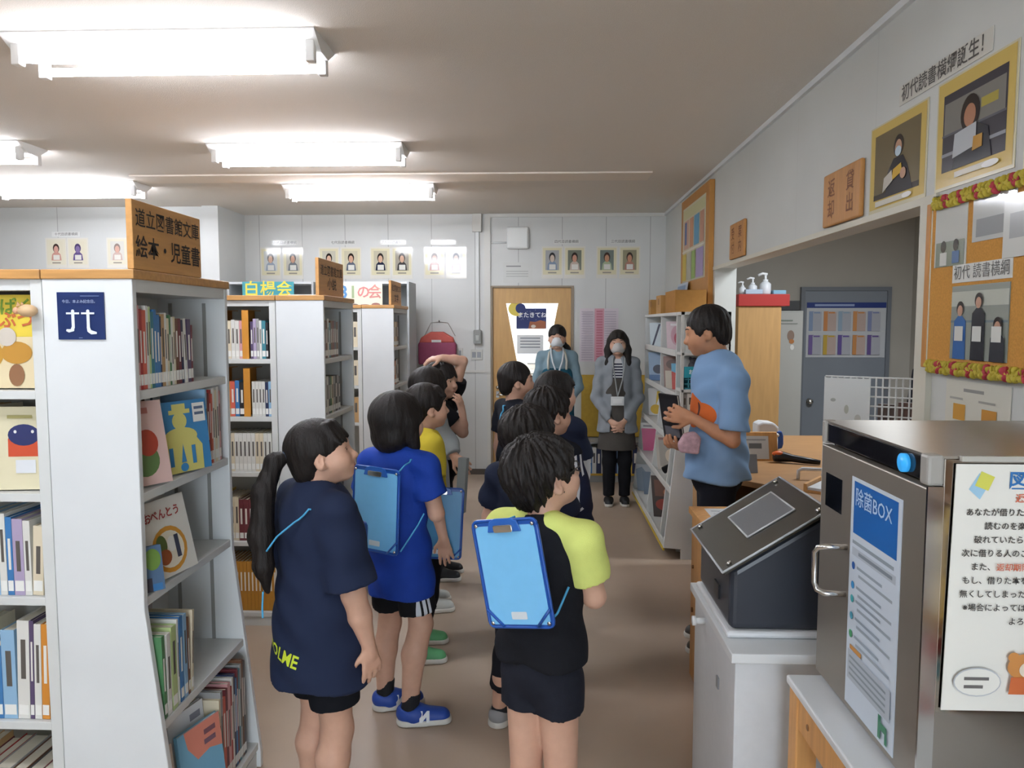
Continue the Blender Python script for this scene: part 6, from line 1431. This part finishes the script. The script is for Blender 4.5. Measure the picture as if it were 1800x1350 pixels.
# 5 child in grey
p = Person('child in a grey long sleeved shirt standing behind the yellow T-shirt', -.635, 4.28, 1.368, 60, 40, 2, vs=.007)
p.arms(1, (-.505, 4.17, .955), (-.47, 4.12, .90), (-.42, 4.10, .86), palm=(-.3, .8, 0)); p.legs(1, (-.64, 4.20), None, 80); p.legs(-1, (-.68, 4.36), None, 80)
p.body(); p.face(); p.hair('bob')
p.shirt(cloth('#8f9496'), .62, .022, 1.9)
p.pants(cloth('#22242c'), .12, .014, name='trousers', flare=1.05); p.shoes(mat('#b9bcb8', .6), SOLEW)
a = M(); a.obox((-.465, 4.085, .60), (.05, -.03, 0), (.012, .03, 0), (.02, 0, .30)); tag(a.build('folder', mat('#7f8688', .6), bevel=.004), 'grey folder held by the child in the grey long sleeved shirt', 'folder')
# 6 child with the raised arm
p = Person('child in a black T-shirt with one arm raised over the head', -.632, 4.78, 1.375, 84, 116, 0, vs=.0065)
p.arms(-1, (-.492, 4.80, 1.385), (-.61, 4.74, 1.408), (-.70, 4.72, 1.40), palm=(0, .3, -1), curl=.4, sh=(-.585, 4.88, 1.10))
p.arms(1, (-.478, 4.66, .955), (-.478, 4.645, 1.075), (-.495, 4.65, 1.15), palm=(-.8, .4, 0), curl=.3)
p.legs(1, (-.66, 4.74), None, 92); p.legs(-1, (-.66, 4.90), None, 92)
p.body(); p.face(); p.hair('bowl')
p.shirt(cloth('#15161a'), .68, .018, .6, slr=1.45); p.pants(cloth('#1a1b20'), .12, .012, name='trousers', flare=1.05); p.shoes(mat('#1b1c1f', .5), SOLEW)
# 7..10 right-hand line
p = Person('child in navy directly behind the neon yellow sleeves', -.045, 2.86, 1.305, 30, 62, 8, vs=.0065)
p.legs(1, (-.005, 2.85), None, 25); p.legs(-1, (-.165, 3.0), None, 20)
p.arms(1, (.10, 2.88, .86), (.05, 3.02, .90)); p.arms(-1, (-.20, 2.98, .86), (-.10, 3.08, .92))
p.body(); p.face(); p.hair('bowl', vol=1.03, mess=.005); p.shirt(cloth('#1c2233'), .62, .018, .62, slr=1.4); p.pants(cloth('#191a20'), .16, .014, name='trousers', flare=1.1); p.shoes(mat('#8f9092', .6), SOLEW, sock=mat('#202126', .8))
p = Person('child in a black jersey with two white stripes down the sleeve', .03, 3.40, 1.33, 40, 60, 4, vs=.0065)
p.arms(1, (.172, 3.31, .87), (.20, 3.40, .72), (.22, 3.42, .6))
p.body(); p.face(); p.hair('short', vol=1.05, mess=.005)
S_, E_ = p.arm[1][0], p.arm[1][1]
jm = cloth('#181a22')
p.shirt(jm, .60, .022, 1.9, slv_m=spots('#1b2036', [('#c9ccd2', (S_[0] + .045, S_[1] - .022, .9), (.03, .0065, .32), 'b'), ('#c9ccd2', (S_[0] + .045, S_[1] + .006, .9), (.03, .0065, .32), 'b')]))
p.pants(cloth('#17181e'), .12, .014, name='trousers', flare=1.05); p.shoes(mat('#3a3c40', .6), SOLEW)
p = Person('child in a navy T-shirt with white long under-sleeves', .075, 3.98, 1.365, 40, 62, 4, vs=.0065)
p.arms(1, (.205, 3.90, .90), (.215, 3.92, .76), (.225, 3.93, .66), palm=(-.6, .6, 0))
p.body(); p.face(); p.hair('short', vol=1.03)
p.shirt(cloth('#c4c7c8'), .66, .016, 1.95, name='undershirt', slr=1.2); p.shirt(cloth('#1e2436'), .64, .024, .80, slr=1.5)
p.pants(cloth('#202228'), .12, .014, name='trousers', flare=1.05); p.shoes(mat('#8f9092', .6), SOLEW)
p = Person('child in a black T-shirt with a light blue cord, before the wooden door', -.155, 4.62, 1.385, 58, 82, 3, vs=.006)
p.body(); p.face(); p.hair('short', vol=.97, mess=.0015, fringe=False); p.shirt(cloth('#1a1c24'), .66, .018, .62, slr=1.4); p.pants(cloth('#202228'), .12, .014, name='trousers', flare=1.05); p.shoes(mat('#3a3c40', .6), SOLEW)
a = M(); z_ = 1.095
a.tube(cling(p, [(-.245, 4.50, 1.03), (-.235, 4.525, 1.085), (-.215, 4.56, 1.115), (-.19, 4.59, 1.125)], .013), .005, 8); tag(a.build('shoulder_cord', CORD), 'light blue cord over the shoulder of the child before the wooden door', 'cord')
# man
p = Person('adult in a light blue T-shirt with an orange print, reading a dark book', .872, 3.80, 1.70, -82, -78, -12, adult=True, male=True, vs=.0065, skin='#b98565', hdx=0., hdy=.05)
p.arms(-1, (.895, 3.585, 1.075), (.715, 3.625, 1.175), (.63, 3.655, 1.195), palm=(-.1, 1, .1), curl=.5, sh=(.905, 3.605, 1.365))
p.arms(1, (.84, 4.03, 1.06), (.70, 3.80, 1.02), (.62, 3.70, 1.03), palm=(-.1, .1, 1), curl=.5)
p.body(); p.face(); p.hair('short', vol=.97, mess=.002, fringe=False)
p.shirt(spots('#7f9fc4', [('#c8642f', (-.06, .12, 1.20), (.085, .14, .085), 'e'), ('#c8642f', (-.135, .10, 1.185), (.07, .1, .06), 'e'), ('#5a3a34', (-.115, .10, 1.20), (.008, .16, .045), 'e')], .9), .865, .026, .82, slr=1.42, hemr=.172, wr=.005)
p.pants(cloth('#1c1e26'), .10, .018, name='trousers', flare=1.05); p.shoes(mat('#3a3632', .5), SOLEW)
b_ = cover_book('dark book held open to the side by the adult in the light blue T-shirt', (.612, 3.79, 1.055), (.45, -.89, 0), (-.16, -.02, 1), .15, .225, '#1d1d20', [('r', .1, .35, .9, .9, '#26262a'), ('r', .12, .08, .88, .3, '#5a5a60')], .012)
a = M(); a.prism([(0, 0), (.09, -.01), (.10, .07), (.07, .10), (.02, .09), (-.01, .04)], (.655, 3.60, 1.015), (1, 0, 0), (0, 0, 1), (0, .04, 0)); tag(a.build('cloth_pouch', mat('#b08f98', .8, noise=.25, nscale=40), bevel=.012, seg=3), 'pink patterned cloth pouch held below the dark book', 'pouch')
# women
p = Person('adult in a white mask, blue grey top and teal apron', .155, 7.38, 1.60, 180, 184, -2, adult=True, vs=.0075)
p.arms(1, (-.045, 7.40, 1.02), (.05, 7.26, .86), (.12, 7.22, .82)); p.arms(-1, (.36, 7.40, 1.02), (.25, 7.26, .86), (.18, 7.22, .82))
p.body(); p.face(mouth=False); p.hair('pony'); p.tail([(.20, 7.47, 1.46), (.255, 7.47, 1.38), (.27, 7.45, 1.30), (.265, 7.44, 1.24)], [.02, .03, .028, .01])
p.mask(mat('#d9dcde', .7)); p.shirt(cloth('#7f98a4'), .80, .020, 1.95, slr=1.25); p.pants(cloth('#23262c'), .10, .016, name='trousers', flare=1.05); p.shoes(mat('#3a3c40', .6), SOLEW)
f = Fig(); f.rc((0, .012, 1.12), (0, .012, .86), .152, .152, .04, sy=.74); f.rc((0, .012, .86), (0, .012, .46), .158, .19, .04, sy=.76, cap=[((0, 0, .46), (0, 0, -1))]); f.cut((0, 0, 1.20), (0, 0, 1)); f.cut((0, -.05, 0), (0, -1, 0)); f.build('apron', cloth('#24566a'), p.root, .0075)
m = M(); W2 = lambda x, y, z: (-x, y, z)
for e in (-1, 1): m.tube([(e * .085, .135, 1.19), (e * .088, .105, 1.27), (e * .075, .06, 1.345), (e * .055, .0, 1.385)], .011, 8)
m.build('apron_strap', mat('#c9c8bd', .8), p.root, local=True)
t = thing('lanyard', 'white lanyard around the neck of the adult in the teal apron', 'lanyard', (.155, 7.25, 1.2))
t.location = (.155, 7.24, 1.13); m = M()
for e in (-1, 1): m.tube(cling(p, [(.155 + e * .055, 7.36, 1.378), (.155 + e * .06, 7.275, 1.35), (.155 + e * .045, 7.235, 1.26), (.155, 7.215, 1.13)], .011), .008, 6)
m.build('strap', mat('#d0d6da', .6), t)
p = Person('adult in a mask, grey cardigan and dark tunic with hands clasped', .685, 6.88, 1.555, 184, 186, 0, adult=True, vs=.0065)
p.arms(1, (.500, 6.87, .955), (.62, 6.745, .76), (.668, 6.72, .725), palm=(.3, .9, .3), curl=.5); p.arms(-1, (.868, 6.87, .955), (.735, 6.745, .76), (.69, 6.715, .725), palm=(-.3, .9, .3), curl=.5)
p.legs(1, (.615, 6.86), None, 184); p.legs(-1, (.755, 6.86), None, 180)
p.body(); p.face(mouth=False); p.hair('long'); p.mask(mat('#c4c2c0', .7))
p.shirt(spots('#c9cbcf', [('#23283c', (0, .1, z), (.2, .2, .006), 'b') for z in (1.14, 1.165, 1.19, 1.215, 1.24, 1.265)]), 1.0, .008, .5, name='striped_shirt')
f = Fig(); f.rc((0, 0, 1.10), (0, 0, .80), .132, .138, .04, sy=.80); f.rc((0, 0, .80), (0, 0, .50), .142, .175, .04, sy=.85, cap=[((0, 0, .50), (0, 0, -1))]); f.cut((0, 0, 1.14), (0, 0, 1)); f.build('tunic', cloth('#4a4743'), p.root, .0065)
p.shirt(cloth('#868c92'), .66, .026, 1.95, name='cardigan', open_front=True, hemr=.165)
p.pants(cloth('#17181c'), .08, .012, name='trousers', flare=1.0); p.shoes(mat('#1c1d20', .6), SOLEW)
t = thing('lanyard', 'grey lanyard with a white name badge on the adult in the grey cardigan', 'lanyard', (.67, 6.74, .92)); m = M()
for e in (-1, 1): m.tube(cling(p, [(.685 + e * .055, 6.80, 1.32), (.685 + e * .05, 6.755, 1.24), (.683 + e * .03, 6.735, 1.12), (.672, 6.725, .985)], .008), .006, 6)
m.build('strap', mat('#8f9494', .6), t); bd = M().box(.612, .728, 6.712, 6.722, .905, .985).build('name_badge', mat('#d5d8d8', .2), t, bevel=.006)
M().box(.63, .71, 6.709, 6.712, .925, .965).build('card', mat('#e6e8e8', .15), bd)
# girl's clipboard cord and shirt lettering
clipboard('light blue clipboard carried in front of the child in the lettered navy T-shirt', (-.66, 2.585, .80), (-.67, .74, 0), (.05, .05, 1), .20, .30,
          who=GIRL, cord=[[(-.655, 2.30, 1.062), (-.70, 2.275, 1.048), (-.745, 2.262, 1.02), (-.80, 2.262, .975), (-.838, 2.275, .925)], [(-.850, 2.27, .80), (-.852, 2.265, .75), (-.85, 2.262, .72)]])
rng6 = random.Random(31)
for z, nm in ((.5205, 'lower'), (.8605, 'upper')):
    sp = [(rng6.choice(['white', 'red', 'teal', 'grey', 'blue', 'maroon', 'cream', 'green', 'light blue', 'yellow']), rng6.uniform(.05, .09), rng6.uniform(.22, .30)) for _ in range(20)]
    fill((1.03, 1.09, z), (-1, 0), sp, f'{nm} shelf of mirrored low bookshelf', f'books on the {nm} shelf of the mirrored picture book shelf', d=.2, parts=False, sticker=False)
